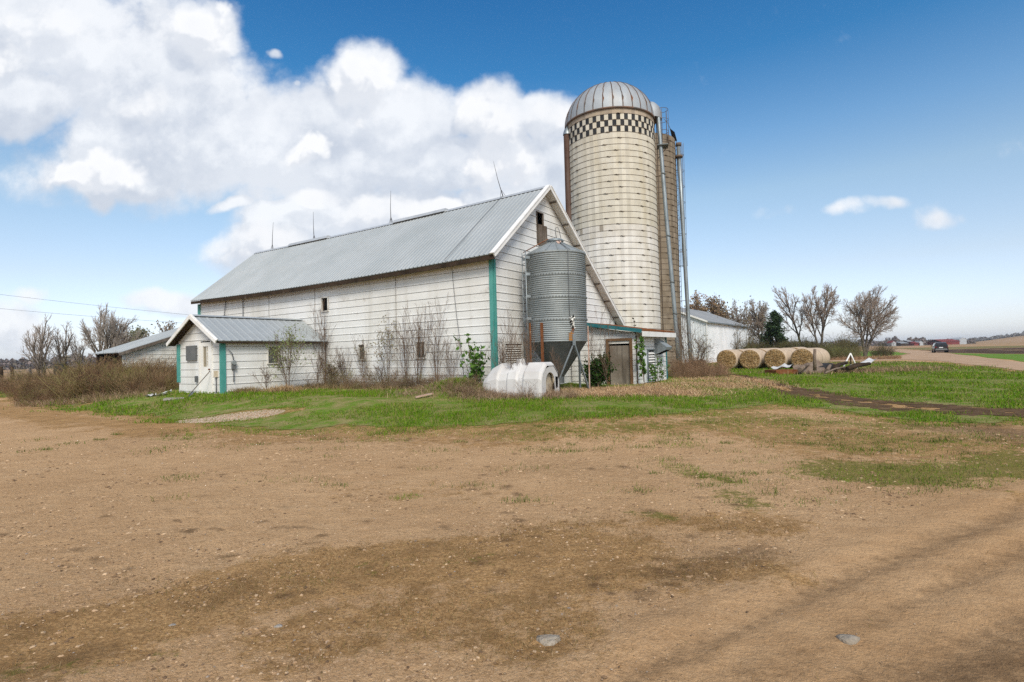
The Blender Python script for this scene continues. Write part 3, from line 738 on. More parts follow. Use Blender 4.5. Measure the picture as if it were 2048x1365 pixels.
# rusty chute on the left, with a grey cap
dl = np.array([-.985, -.17, 0]); dl /= np.linalg.norm(dl); ch = sc1 + dl * (SR + .05)
mb = MB(); tg = np.array([-dl[1], dl[0], 0])
mb.lathe(ch, [(.25, .0), (.25, 16.55)], 'chute_rust', 18, sm=True); mb.build('unloading_chute', silo1)
mb = MB(); mb.lathe(ch + Z3 * 16.5, [(.29, 0), (.27, .12), (.19, .36), (.04, .54), (.03, .64), (.01, .65)], 'galv_pipe', 16); mb.build('chute_cap', silo1)
# ladder and cage, platform on the right
dr_ = np.array([.97, -.24, 0]); dr_ /= np.linalg.norm(dr_); tg = np.array([-dr_[1], dr_[0], 0])
lp = sc1 + dr_ * (SR + .14)
mb = MB()
for s in (-.22, .22): mb.tube([lp + tg * s + Z3 * 1.0, lp + tg * s + Z3 * 17.9], .022, 'hoop', 5)
for z in np.arange(1.2, 17.8, .38): mb.tube([lp - tg * .22 + Z3 * z, lp + tg * .22 + Z3 * z], .018, 'hoop', 4)
mb.build('ladder', silo1)
mb = MB()
for z in (15.6, 16.4, 17.2, 17.9):
    c_ = lp + dr_ * .36 + Z3 * z; mb.tube([c_ + dr_ * .42 * math.cos(a) + tg * .42 * math.sin(a) for a in np.linspace(-2.6, 2.6, 15)], .016, 'hoop', 4)
for a in (-1.6, -.8, 0, .8, 1.6): mb.tube([lp + dr_ * (.36 + .42 * math.cos(a)) + tg * .42 * math.sin(a) + Z3 * z for z in (15.6, 17.9)], .013, 'hoop', 4)
mb.build('ladder_cage', silo1)
mb = MB(); c_ = lp + dr_ * .35 - tg * .2 + Z3 * 15.35; mb.box(c_, dr_ * .36, tg * .42, Z3 * .03, 'galv_dark')
for a, b in ((-.36, -.42), (.36, -.42), (.36, .42)): mb.tube([c_ + dr_ * a + tg * b, c_ + dr_ * a + tg * b + Z3 * .75], .02, 'hoop', 5)
mb.tube([c_ + dr_ * .36 - tg * .42 + Z3 * .7, c_ + dr_ * .36 + tg * .42 + Z3 * .7], .018, 'hoop', 5)
mb.tube([lp - Z3 * -14.6, c_ + dr_ * .34], .03, 'hoop', 5)
mb.build('platform', silo1)
mb = MB()
a = math.radians(-28); 
hd = sc1 + np.array([math.cos(-.25) * (SR - .25), math.sin(-.25) * (SR - .25), SZ + .15])
mb.lathe(hd, [(.75, -.1), (.75, .3), (.62, .75), (.35, 1.05), (.02, 1.15)], 'dome', 14); mb.build('filler_hood', silo1)
# blower pipes
mb = MB(); P = [np.array([9.75, 36.4, 17.9]), np.array([10.05, 36.3, 17.75]), np.array([10.22, 36.25, 17.2]), np.array([10.5, 36.2, 10.9]), np.array([10.95, 36.1, 2.1]), np.array([11.0, 36.1, .3])]
mb.tube(P, .135, 'galv_pipe', 14)
for z in (13.4, 9.2, 6.1, 4.0):
    f = (17.2 - z) / 15.1; p = np.array([10.22 + .73 * f, 36.25 - .15 * f, z]); q = np.array([10.24 + .73 * f, 36.25 - .15 * f, z + .08]); mb.tube([p, q], .16, 'galv_dark', 12)
    mb.tube([p, sc1 + dr_ * SR + Z3 * z], .02, 'hoop', 5)
mb.build('blower_pipe', silo1)

sc2 = np.array([10.86, 43.0, 0]); S2R = 2.42
def col2(i, j, z, rows):
    v = .8 + .35 * RNG.random() * .6 + .12 * math.sin(j * 9.1)
    return tuple(np.array([.275, .225, .17]) * v * (1.0 if z > 1 else .8))
silo2, rows2 = silo('brown_silo', 'roofless brown stave silo partly hidden behind the checkered one', sc2, S2R, 18.0, .41, 60, None, col2, 'stave_old')
mb = MB(); mb.lathe(sc2, [(S2R - .12, 15), (S2R - .12, 18.0), (S2R, 18.0)], 'stave_black', 40); mb.build('inner_wall', silo2)
mb = MB(); p = sc2 + np.array([2.25, -.7, 18.0]); mb.prism([p + np.array([-.12, 0, 0]), p + np.array([-.3, 0, 1.0]), p + np.array([.05, 0, .7]), p + np.array([.22, 0, 0])], (0, .05, 0), 'black_void')
mb.tube([p + np.array([-.25, 0, .9]), p + np.array([-.5, 0, 1.5]), p + np.array([-.75, 0, 1.75])], .02, 'wire', 5); mb.build('torn_roof_flap', silo2)
mb = MB(); lp = sc2 + np.array([2.42, -.35, 0])
for s in (-.2, .2): mb.tube([lp + np.array([.05, s, .8]), lp + np.array([.05, s, 18.2])], .02, 'hoop', 5)
for z in np.arange(1, 18, .4): mb.tube([lp + np.array([.05, -.2, z]), lp + np.array([.05, .2, z])], .016, 'hoop', 4)
mb.build('ladder', silo2)
mb = MB()
for z in np.arange(8.2, 18.2, 1.25):
    c_ = lp + np.array([.30, 0, z]); mb.tube([c_ + np.array([.33 * math.cos(a), .36 * math.sin(a), 0]) for a in np.linspace(-2.7, 2.7, 15)], .017, 'hoop', 4)
for a in np.linspace(-2.2, 2.2, 6): mb.tube([lp + np.array([.30 + .33 * math.cos(a), .36 * math.sin(a), z]) for z in (8.2, 17.9)], .013, 'hoop', 4)
mb.build('ladder_cage', silo2)
mb = MB(); P = [dep(1357, 293, 41.9), dep(1364, 420, 41.9), dep(1372, 560, 41.7), dep(1379, 680, 41.5)]
P.append(P[-1] + (P[-1] - P[-2]) * .5); P[-1][2] = max(P[-1][2], .1)
mb.tube(P, .15, 'galv_pipe', 12); mb.tube([P[0] + np.array([0, 0, -.9]), P[0] + np.array([0, 0, -.75])], .3, 'hoop', 10)
mb.tube([P[0], P[0] + np.array([0, 0, .25])], .2, 'hoop', 10)
for f in (.3, .55, .8):
    p = P[0] + (P[3] - P[0]) * f; mb.tube([p, p + np.array([-.9, .3, 0])], .02, 'hoop', 5)
mb.build('blower_pipe', silo2)
# ================================================================== WHITE STEEL SHED behind the bales
def vpt(p0, dr, s, z, d, nrm): return p0 + dr * s + Z3 * z + nrm * d
ws = np.array([21.45, 60.0, 0.]); W1 = 11.5; W2 = 21.5
steel = thing('steel_shed', 'plain white ribbed steel shed behind the round hay bales', 'shed', tuple(ws))
mb = MB()
def ribwall(mb, p0, dr, nrm, L, z0, ztop, m, pitch=.3, rib=.03):
    n = int(L / pitch); prof = []
    for i in range(n):
        for f, h in ((0, 0), (.70, 0), (.78, 1), (.92, 1)): prof.append(((i + f) / n * L, h * rib))
    prof.append((L, 0)); k = mb.slot(m); b = len(mb.v)
    for s, h in prof:
        p = p0 + dr * s + nrm * h; mb.v.append((p[0], p[1], z0)); mb.v.append((p[0], p[1], ztop(s)))
    for i in range(len(prof) - 1): mb.f.append((b + 2 * i, b + 2 * i + 2, b + 2 * i + 3, b + 2 * i + 1)); mb.mi.append(k); mb.smooth.append(False)
ribwall(mb, ws, D2, N1 * -1 if False else N1, W2, -.3, lambda s: 4.72, 'white_steel', rib=.03)
mb.build('side_wall', steel)
mb = MB(); ribwall(mb, ws, D1, N2, W1, -.3, lambda s: 4.72 + min(s, W1 - s) * .42, 'white_steel'); mb.build('end_wall', steel)
mb = MB(); rz = 4.76 + W1 / 2 * .42
ribroof(mb, ws + N1 * .25 + N2 * .25 + Z3 * 4.66, ws + N1 * .25 + D2 * (W2 + .25) + Z3 * 4.66, ws + D1 * W1 / 2 + N2 * .25 + Z3 * rz, ws + D1 * W1 / 2 + D2 * (W2 + .25) + Z3 * rz, 'grey_roof', pitch=.5, under='white_trim')
e = ws + D1 * (W1 + .25)
ribroof(mb, e + N2 * .25 + Z3 * 4.66, e + D2 * (W2 + .25) + Z3 * 4.66, ws + D1 * W1 / 2 + N2 * .25 + Z3 * (rz + .004), ws + D1 * W1 / 2 + D2 * (W2 + .25) + Z3 * (rz + .004), 'grey_roof', pitch=.5, under='white_trim')
mb.build('roof', steel)
mb = MB(); mb.bar(ws + N1 * .26 + N2 * .25 + Z3 * 4.6, ws + N1 * .26 + D2 * (W2 + .2) + Z3 * 4.6, .03, .16, 'galv_pipe'); mb.build('gutter', steel)
mb = MB(); mb.bar(ws + N1 * .22 + N2 * .28 + Z3 * 4.64, ws + D1 * W1 / 2 + N2 * .28 + Z3 * (rz - .04), .04, .18, 'white_trim', up=D1); mb.bar(ws + N1 * .035 + N2 * .03 - Z3 * .2, ws + N1 * .035 + N2 * .03 + Z3 * 4.5, .1, .1, 'white_trim', up=D1); mb.build('corner_trim', steel)

# ================================================================== OLD SHED at the left
os_ = B(25.6, -2.15)
old = thing('old_shed', 'low weathered white shed with grey roof half hidden by brush at the left', 'shed', tuple(os_))
zb = .2; g = .35
mb = MB()
siding(mb, os_, D2, N1, zb, 4.9, .26, lambda z: max(.0, (z - 2.36) / g), lambda z: 7.0, 'siding_old', phase=.1)
mb.build('end_wall', old)
mb = MB(); mb.quad([os_ + D1 * .2 + Z3 * zb, os_ + D1 * 3.4 + Z3 * zb, os_ + D1 * 3.4 + Z3 * 2.3, os_ + D1 * .2 + Z3 * 2.3], 'black_void')  # black sheet stands in for the unlit inside of the open front
for s in (.1, 1.7, 3.4): mb.bar(os_ + D1 * s + N2 * .05 + Z3 * zb, os_ + D1 * s + N2 * .05 + Z3 * 2.3, .16, .16, 'dark_wood', up=D1)
mb.quad([os_ + D1 * 3.5 + Z3 * zb, os_ + D1 * 3.5 + D2 * 7 + Z3 * zb, os_ + D1 * 3.5 + D2 * 7 + Z3 * 4.7, os_ + D1 * 3.5 + Z3 * 2.3], 'siding_old')
mb.build('front_wall', old)
mb = MB(); a0 = -.25
ribroof(mb, os_ + N1 * .25 + D2 * a0 + Z3 * (2.42 + a0 * g), os_ + D1 * 3.75 + D2 * a0 + Z3 * (2.42 + a0 * g), os_ + N1 * .25 + D2 * 7.2 + Z3 * (2.42 + 7.2 * g), os_ + D1 * 3.75 + D2 * 7.2 + Z3 * (2.42 + 7.2 * g), 'roof_metal', pitch=.25)
mb.build('roof', old)
mb = MB(); mb.bar(os_ + N1 * .27 + D2 * a0 + Z3 * (2.30 + a0 * g), os_ + N1 * .27 + D2 * 7.2 + Z3 * (2.30 + 7.2 * g), .04, .16, 'wood_grey'); mb.build('bargeboard', old)

# ================================================================== ROUND BALES
ang = math.radians(48); bax = np.array([math.sin(ang), math.cos(ang), 0]); brow = np.array([bax[1], -bax[0], 0])
def bale_mesh():
    R, Lb = .80, 1.55; mb = MB(); prof = []; n = 40
    def ringpt(a, r, s): 
        z = R + r * math.sin(a); z = max(z, .03 + .02 * math.sin(a * 9)); return (s, r * math.cos(a), z * .96)
    k = mb.slot('bale_net'); kf = mb.slot('bale_face')
    rings = [(0, R - .05), (.03, R), (.3, R + .01), (.8, R - .004), (1.25, R + .012), (Lb - .03, R), (Lb, R - .05)]
    b = 0
    for s, r in rings:
        for j in range(n):
            a = 2 * PI * j / n; mb.v.append(ringpt(a, r * (1 + .008 * math.sin(3 * a + s * 4)), s))
    for i in range(len(rings) - 1):
        for j in range(n): mb.f.append((i * n + j, i * n + (j + 1) % n, (i + 1) * n + (j + 1) % n, (i + 1) * n + j)); mb.mi.append(k); mb.smooth.append(True)
    o = mb
    return mb, rings, n, kf, R
def bale_face(s0, sgn):
    mb = MB(); n = 40; R = .80; kf = mb.slot('bale_face'); rr = [.75, .66, .55, .44, .33, .22, .11]
    for q, r in enumerate(rr):
        for j in range(n):
            a = 2 * PI * j / n; z = R + r * math.sin(a); z = max(z, .03)
            mb.v.append((s0 + sgn * (.004 + .05 * RNG.random() * (q > 0) + (.006 if q else 0)), r * math.cos(a) + (.02 * RNG.normal() if q else 0), z * .96))
    for i in range(len(rr) - 1):
        for j in range(n): mb.f.append((i * n + j, i * n + (j + 1) % n, (i + 1) * n + (j + 1) % n, (i + 1) * n + j)); mb.mi.append(kf); mb.smooth.append(False)
    mb.f.append(tuple((len(rr) - 1) * n + j for j in range(n))); mb.mi.append(kf); mb.smooth.append(False)
    return mb
b0 = thing('round_bale', 'x', 'hay bale', (0, 0, 0), 'round hay bales beside the white steel shed')
mb = bale_mesh()[0]; bw = mb.build('net_wrap', b0); bf = bale_face(0, -1).build('end_face', b0); bg = bale_face(1.55, 1).build('end_face', b0)
rowname = ['leftmost', 'second', 'third', 'rightmost']
deps = ['in the front row, brown end facing out', 'in the middle row', 'in the back row']
first = True
P1 = np.array([16.55, 42.0, 0])
for r in range(4):
    for d in range(3 if r < 3 else 2):
        p = P1 + brow * (1.78 * r) + bax * (1.62 * d) + brow * RNG.normal(0, .05) + bax * (.25 * RNG.random() - .1)
        if first: o = b0; first = False
        else:
            o = b0.copy(); COL.objects.link(o)
            for ch in (bw, bf, bg):
                c = ch.copy(); COL.objects.link(c); c.parent = o
        o.location = (p[0], p[1], hz(p[0], p[1]) - .02); o.rotation_euler = (0, 0, math.atan2(bax[1], bax[0]) + RNG.normal(0, .035)); o.scale = (1, 1, 1 + RNG.normal(0, .015))
        o['label'] = {0: 'leftmost', 1: 'second from left', 2: 'third from left', 3: 'rightmost'}[r] + ' hay bale ' + deps[d] + ('' if d == 0 else ' of the stack')

# ================================================================== CALF HUTCH
hx = np.array([.87, -.50, 0]); hx /= np.linalg.norm(hx); hy = np.array([-hx[1], hx[0], 0])   # hx: towards the doorway
hc = np.array([.28, 17.35, 0]); hc[2] = hz(.3, 17.0) - .10
hut = thing('calf_hutch', 'dirty white ribbed plastic calf hutch sitting in dead weeds by the feed bin', 'calf hutch', tuple(hc))
def hsec(w, h, sh):   # half section outline (y,z) from ground left over the top to ground right
    return [(-w, 0), (-w * .93, h * .60), (-w * .80, h * .78), (-w * .36, h), (w * .36, h), (w * .80, h * .78), (w * .93, h * .60), (w, 0)]
secs = [(-1.16, .60, .62), (-1.10, .64, .86), (-.92, .67, 1.04), (-.62, .69, 1.18), (-.56, .69, 1.20), (-.50, .66, 1.11), (-.22, .66, 1.12), (-.16, .69, 1.19), (.12, .69, 1.20), (.18, .66, 1.12), (.34, .66, 1.12), (.42, .70, 1.21), (.92, .70, 1.21), (1.0, .68, 1.15), (1.02, .66, 1.1)]
mb = MB(); k = mb.slot('hutch'); b = 0; m_ = 8
for s, w, h in secs:
    for y, z in hsec(w, h, 0): mb.v.append(tuple(hc + hx * s + hy * y + Z3 * z))
for i in range(len(secs) - 1):
    for j in range(7): mb.f.append((i * 8 + j, (i + 1) * 8 + j, (i + 1) * 8 + j + 1, i * 8 + j + 1)); mb.mi.append(k); mb.smooth.append(False)
mb.f.append(tuple(range(8))); mb.mi.append(k); mb.smooth.append(False)
mb.build('shell', hut)
# front panel with arched doorway
mb = MB(); s = 1.0; P2 = lambda y, z, d=0: hc + hx * (s + d) + hy * y + Z3 * z
w, h = .66, 1.1; out = [P2(y, z) for y, z in hsec(w, h, 0)]
dw = .30; arch = [(-dw, 0), (-dw, .62)] + [(-dw * math.cos(a), .62 + .28 * math.sin(a)) for a in np.linspace(.3, PI - .3, 7)] + [(dw, .62), (dw, 0)]
O2 = [(-w, 0), (-w * .95, .5), (-w * .9, .66), (-w * .8, h * .78), (-w * .55, h * .9), (-w * .36, h), (0, h), (w * .36, h), (w * .6, h * .89), (w * .8, h * .78), (w * .93, .6), (w, 0)]
A2 = arch; 
N_ = len(A2); 
O3 = [O2[min(int(round(i * (len(O2) - 1) / (N_ - 1))), len(O2) - 1)] for i in range(N_)]
for i in range(N_ - 1): mb.quad([P2(*O3[i]), P2(*A2[i]), P2(*A2[i + 1]), P2(*O3[i + 1])], 'hutch')
for i in range(N_ - 1): mb.quad([P2(*A2[i]), P2(*A2[i], -.06), P2(*A2[i + 1], -.06), P2(*A2[i + 1])], 'hutch_dirty')
mb.build('front_panel', hut)
mb = MB(); mb.quad([P2(-.55, .02, -.12), P2(.55, .02, -.12), P2(.5, .85, -.12), P2(.25, 1.0, -.12), P2(-.25, 1.0, -.12), P2(-.5, .85, -.12)], 'hutch_dirty'); mb.build('inner_wall', hut)
mb = MB(); 
for pl in ([(.12, .42), (.24, .62), (.27, .40), (.24, .32)], [(.36, .75), (.52, .74), (.50, .42), (.38, .40)]): mb.prism([P2(y, z, .01) for y, z in pl], hx * .012, 'black_void')
mb.build('torn_hole', hut)
mb = MB(); c = hc + hx * -.02 + Z3 * 1.16; mb.lathe(c, [(.15, 0), (.14, .16), (.12, .17), (.01, .17)], 'hutch', 12, sm=False); mb.build('vent_cap', hut)

# ================================================================== things lying about
def debris_sheet(name, label, cat, c, ax, ay, tilt, m, n=6, amp=.08, th=.015, group=None):
    mb = MB(); c = np.asarray(c, float); ax = np.asarray(ax, float); ay = np.asarray(ay, float)
    g = {}
    for i in range(n + 1):
        for j in range(n + 1):
            u, v = i / n - .5, j / n - .5; z = amp * math.sin(u * 7 + 1) * math.cos(v * 5) + tilt * u
            g[i, j] = c + ax * 2 * u * (1 + .06 * math.sin(v * 9)) + ay * 2 * v * (1 + .08 * math.sin(u * 11)) + Z3 * (z + amp + abs(tilt) / 2)
    for i in range(n):
        for j in range(n):
            q = [g[i, j], g[i + 1, j], g[i + 1, j + 1], g[i, j + 1]]; mb.quad(q, m, True); mb.quad([p - Z3 * th for p in q[::-1]], m, True)
    o = mb.build(name); tag(o, label, cat, group); return o
p = at(302, 794); debris_sheet('plastic_sheet', 'crumpled white plastic sheet on the grass left of the annex', 'plastic sheet', p, (.16, .05, 0), (-.05, .12, 0), .05, 'white_tarp', amp=.05)
p = at(328, 791); debris_sheet('foam_board', 'broken white board lying tilted beside the annex corner', 'board', p, (.22, .10, 0), (-.05, .14, 0), .18, 'white_trim', amp=.02, th=.05)
p = at(350, 799); mb = MB(); mb.box(p + Z3 * .02, (.32, .1, 0), (-.1, .26, 0), (0, 0, .035), 'concrete'); tag(mb.build('paving_slab'), 'flat concrete slab in the grass by the annex door', 'slab')
mb = MB(); q = B(AT0 + .70, AF - .09, 1.30); f = B(AT0 + 1.0, AF - .75, 0); f[2] = hz(f[0], f[1]); mb.tube([f + Z3 * .05, q], .017, 'wood_grey', 6); 
sp = thing('shovel', 'long handled shovel leaning against the annex door', 'shovel', tuple(f)); mb.build('handle', sp)
mb = MB(); ax = (q - f) / np.linalg.norm(q - f); mb.prism([f + D1 * .11 + ax * .26, f + D1 * .1 + ax * .05, f - ax * .02, f - D1 * .1 + ax * .05, f - D1 * .11 + ax * .26], N2 * .015, 'galv_pipe'); mb.build('blade', sp)
p0, p1 = at(831, 799, .06), at(866, 789, .1); mb = MB(); mb.bar(p0, p1, .09, .04, 'rust_pale'); tag(mb.build('loose_board'), 'pale loose board lying in the grass left of the dead weeds', 'board')

# junk pile by the bales
G = 'scrap lying in the junk pile'
def jp(x, y): return at(x, y)
p = jp(1565, 748); debris_sheet('metal_sheet', 'curled white metal sheet at the left end of the junk pile', 'metal sheet', p + Z3 * .25, (.5, .15, 0), (-.1, .35, 0), .2, 'white_tarp', amp=.10, group=G)
mb = MB(); p = jp(1563, 749); mb.box(p + Z3 * .14 , (.75, .2, 0), (-.1, .5, 0), (0, 0, .13), 'rust'); tag(mb.build('rusty_panel'), 'rusty low panel under the curled white sheet', 'metal panel', G)
p = jp(1622, 748); debris_sheet('wood_panel', 'weathered wooden panel leaning in the middle of the junk pile', 'wooden panel', p, (.9, .2, 0), (-.1, .4, .35), .35, 'log_wood', amp=.08, th=.06, group=G)
p = jp(1726, 744); debris_sheet('tarpaulin', 'long white tarpaulin draped over the right end of the junk pile', 'tarpaulin', p + Z3 * .38, (.85, .25, .16), (-.1, .25, 0), .15, 'white_tarp', amp=.09, th=.03, group=G)
logs = [((1585, 748), (1650, 746), .11, 'long grey pole lying across the junk pile'), ((1600, 750), (1632, 744), .2, 'thick short log behind the wooden panel'), ((1630, 750), (1633, 741), .16, 'upright broken post stump in the junk pile'),
        ((1655, 749), (1672, 742), .16, 'slanting log beside the upright stump'), ((1650, 753), (1690, 750), .09, 'thin pale branch low at the front of the junk pile'), ((1668, 748), (1694, 743), .2, 'dark log at the foot of the white tripod'),
        ((1695, 748), (1740, 746), .2, 'dark log under the white tarpaulin'), ((1685, 747), (1735, 744), .15, 'dark pole across the right half of the junk pile')]
for a, b_, r, lb in logs:
    A_, B_ = jp(*a), jp(*b_)
    if abs(a[0] - b_[0]) < 6: B_ = A_ + np.array([.05, 0, .95])
    elif np.linalg.norm(B_ - A_) > 3.5: B_ = A_ + (B_ - A_) / np.linalg.norm(B_ - A_) * 2.6
    mb = MB(); pts = [A_ + Z3 * (r + .08), (A_ + B_) / 2 + Z3 * (r + .28) + RNG.normal(0, .04, 3), B_ + Z3 * (r + .34)]
    r = r * .62; mb.tube(pts, [r, r * .9, r * .75], 'log_wood' if 'dark' not in lb else 'dark_wood', 8); tag(mb.build('log'), lb, 'log', G)
mb = MB(); p = jp(1645, 747); mb.box(p + Z3 * .3, (.45, .1, .1), (-.1, .3, 0), (-.08, 0, .2), 'dark_cloth'); mb.box(p + Z3 * .3 + np.array([.7, 0, 0]), (.2, .1, .1), (-.1, .2, 0), (-.08, 0, .12), 'dark_wood'); tag(mb.build('scrap_crate'), 'black broken crate between the logs of the junk pile', 'crate', G)
tp_ = thing('pipe_tripod', 'white pipe tripod standing over the junk pile', 'tripod', tuple(jp(1700, 738)))
apx = dep(1701, 707, 35.0)
for q in ((1683, 737), (1716, 732), (1702, 736)):
    d = dep(q[0], q[1], 35.0 + (.0 if q[0] != 1702 else 1.2)); d[2] = hz(d[0], d[1]); mb = MB(); mb.tube([d, apx], .042, 'white_trim' if q[0] != 1702 else 'wood_grey', 8); mb.build('leg', tp_)
mb = MB(); p = dep(1398, 729, 50); p[2] = hz(p[0], p[1]); mb.box(p + Z3 * .3, (.45, .1, 0), (-.1, .3, 0), (0, 0, .22), 'dark_cloth'); mb.box(p + Z3 * .58 + np.array([.25, 0, 0]), (.12, .05, 0), (0, .1, 0), (.03, 0, .09), 'dark_cloth'); tag(mb.build('dark_crate'), 'small black crate at the foot of the steel shed', 'crate')

# stones in the yard
for i, (x, y, s, lb) in enumerate(((1097, 1281, .055, 'flat grey stone set in the dirt at the bottom centre'), (1697, 1279, .045, 'pale grey stone in the gravel at the lower right'), (345, 1252, .022, 'small pale pebble in the brown grass at lower left'), (557, 1253, .02, 'white pebble in the straw left of centre'))):
    p = at(x, y); mb = MB(); n = 10
    for q, (r, z) in enumerate(((1, -.2), (.97, .18), (.6, .36))):
        for j in range(n):
            a = 2 * PI * j / n; k_ = r * s * (1 + .18 * math.sin(3 * a + i) + .12 * math.sin(5 * a)); mb.v.append((p[0] + k_ * 1.3 * math.cos(a), p[1] + k_ * math.sin(a), p[2] + s * z))
    k = mb.slot('stone' if i < 2 else 'concrete')
    for q in range(2):
        for j in range(n): mb.f.append((q * n + j, q * n + (j + 1) % n, (q + 1) * n + (j + 1) % n, (q + 1) * n + j)); mb.mi.append(k); mb.smooth.append(True)
    mb.f.append(tuple(2 * n + j for j in range(n))); mb.mi.append(k); mb.smooth.append(True)
    tag(mb.build('stone'), lb, 'stone')

# ================================================================== SUV on the far road
cp_ = foot(1880, 93.0); cp_[2] = hz(cp_[0], cp_[1]) + .01; hd = math.radians(33)
suv = thing('suv', 'dark grey suv driving away on the gravel road at the right', 'car', tuple(cp_))
fx = np.array([math.sin(hd), math.cos(hd), 0]); fy = np.array([-fx[1], fx[0], 0])   # fx forward, fy left
def cpt(x, y, z): return cp_ + fx * x + fy * y + Z3 * z
prof_ = [(-2.30, .45, .86), (-2.34, .75, .92), (-2.28, 1.02, .95), (-2.2, 1.12, .93), (2.1, 1.0, .90), (2.3, .8, .86), (2.32, .45, .8)]
mb = MB(); k = mb.slot('car_paint')
st = [(-2.34, .80, .42, 1.05), (-2.26, .93, .36, 1.10), (-1.6, .96, .32, 1.12), (0, .97, .30, 1.10), (1.0, .96, .30, 1.08), (1.9, .92, .34, .98), (2.3, .80, .42, .80)]
for x, w, zl, zh in st:
    for y, z in ((-w * .94, zl), (-w, (zl + zh) / 2), (-w * .96, zh), (w * .96, zh), (w, (zl + zh) / 2), (w * .94, zl)): mb.v.append(tuple(cpt(x, y, z)))
for i in range(len(st) - 1):
    for j in range(6): mb.f.append((i * 6 + j, (i + 1) * 6 + j, (i + 1) * 6 + (j + 1) % 6, i * 6 + (j + 1) % 6)); mb.mi.append(k); mb.smooth.append(False)
mb.f.append(tuple(range(6))); mb.mi.append(k); mb.smooth.append(False); e = (len(st) - 1) * 6; mb.f.append(tuple(e + j for j in range(5, -1, -1))); mb.mi.append(k); mb.smooth.append(False)
b = len(mb.v); rf = [(-2.22, .88, 1.10), (-1.85, .70, 1.66), (-1.2, .72, 1.73), (.2, .70, 1.70), (1.15, .86, 1.08)]
for x, w, z in rf: mb.v.append(tuple(cpt(x, -w, z))); mb.v.append(tuple(cpt(x, w, z)))
for i in range(4): mb.f.append((b + 2 * i, b + 2 * i + 1, b + 2 * i + 3, b + 2 * i + 2)); mb.mi.append(k); mb.smooth.append(False)
for sd in (0, 1): mb.f.append(tuple(b + 2 * i + sd for i in (range(5) if sd else range(4, -1, -1)))); mb.mi.append(k); mb.smooth.append(False)
body = mb.build('body', suv)
mb = MB(); q = [cpt(-2.19, .74, 1.18), cpt(-2.19, -.74, 1.18), cpt(-1.92, -.64, 1.60), cpt(-1.92, .64, 1.60)]; mb.prism([p - fx * .03 for p in q], -fx * .012, 'car_glass'); mb.build('rear_window', suv)
for sd in (1, -1):
    mb = MB(); mb.prism([cpt(-1.75, sd * .93, 1.15), cpt(-1.62, sd * .78, 1.58), cpt(.1, sd * .78, 1.60), cpt(.85, sd * .93, 1.14)], fy * sd * .012, 'car_glass'); mb.build('side_window', suv)
    mb = MB(); mb.box(cpt(-2.31, sd * .72, .95), fy * .16, fx * .03, Z3 * .08, 'tail_red'); mb.build('tail_light', suv)
    mb = MB(); mb.box(cpt(.75, sd * 1.06, 1.15), fy * .11, fx * .06, Z3 * .08, 'car_paint'); mb.build('mirror', suv)
    mb = MB(); mb.bar(cpt(-1.5, sd * .6, 1.77), cpt(.1, sd * .6, 1.75), .04, .04, 'chrome'); mb.build('roof_rail', suv)
    for x in (-1.42, 1.42):
        mb = MB(); mb.tube([cpt(x, sd * .72, .36), cpt(x, sd * .98, .36)], .36, 'rubber', 20); w = mb.build('wheel', suv)
        mb = MB(); mb.tube([cpt(x, sd * .975, .36), cpt(x, sd * .99, .36)], .22, 'chrome', 14); mb.build('rim', w)
mb = MB(); mb.box(cpt(-2.36, 0, .50), fy * .84, fx * .05, Z3 * .08, 'grey_board'); mb.box(cpt(-2.38, 0, .62), fy * .7, fx * .02, Z3 * .03, 'chrome'); mb.build('rear_bumper', suv)
mb = MB(); mb.box(cpt(-2.36, .05, .88), fy * .26, fx * .012, Z3 * .065, 'plate'); mb.build('licence_plate', suv)

# ================================================================== farmstead on the horizon
def far_building(name, label, x0, x1, ytop, Y, wall, roofm, hw=.6, depth=12, gable=False, grp='farm buildings on the horizon'):
    a, c = foot(x0, Y), foot(x1, Y); a[2] = c[2] = 0; hp = dep((x0 + x1) / 2, ytop, Y)[2]
    o = thing(name, label, 'farm building', tuple((a + c) / 2), grp); d = np.array([0, depth, 0]); hw_ = hp * hw
    mb = MB()
    if gable:
        mid = (a + c) / 2
        mb.prism([a, c, c + Z3 * hw_, mid + Z3 * hp, a + Z3 * hw_], d, wall); mb.build('wall', o)
        mb = MB(); ov = (c - a) * .05
        for s, e in ((a - ov, mid), (c + ov, mid)): 
            mb.prism([s + Z3 * hw_, e + Z3 * (hp + .05), e + Z3 * (hp + .35), s + Z3 * (hw_ + .3)], d + np.array([0, .6, 0]), roofm)
        mb.build('roof', o)
    else:
        mb.prism([a, c, c + Z3 * hw_, a + Z3 * hw_], d, wall); mb.build('wall', o)
        mb = MB(); n = np.array([0, -.5, 0]); ov = (c - a) * .03
        mb.prism([a - ov + n + Z3 * (hw_ + .01), c + ov + n + Z3 * (hw_ + .01), c + ov + d / 2 + Z3 * hp, a - ov + d / 2 + Z3 * hp], (0, 0, .25), roofm)
        mb.prism([a - ov + d - n + Z3 * (hw_ + .01), c + ov + d - n + Z3 * (hw_ + .01), c + ov + d / 2 + Z3 * (hp - .02), a - ov + d / 2 + Z3 * (hp - .02)], (0, 0, .25), roofm)
        mb.build('roof', o)
    return o
FY = 430.
far_building('farm_shed', 'small shed with pale red roof left of the far farmstead', 1784, 1793, 682.5, FY, 'far_white', 'red_wall', gable=True, depth=5)
far_building('farm_barn', 'low dark barn among the far farmstead trees', 1802, 1817, 684, FY, 'dark_wood', 'grey_roof')
far_building('farm_barn', 'red barn with grey roof in the middle of the far farmstead', 1819, 1829, 681, FY + 10, 'red_wall', 'grey_roof')
far_building('farm_barn', 'low red shed right of the middle far barn', 1829, 1840, 684, FY, 'red_wall', 'red_wall')
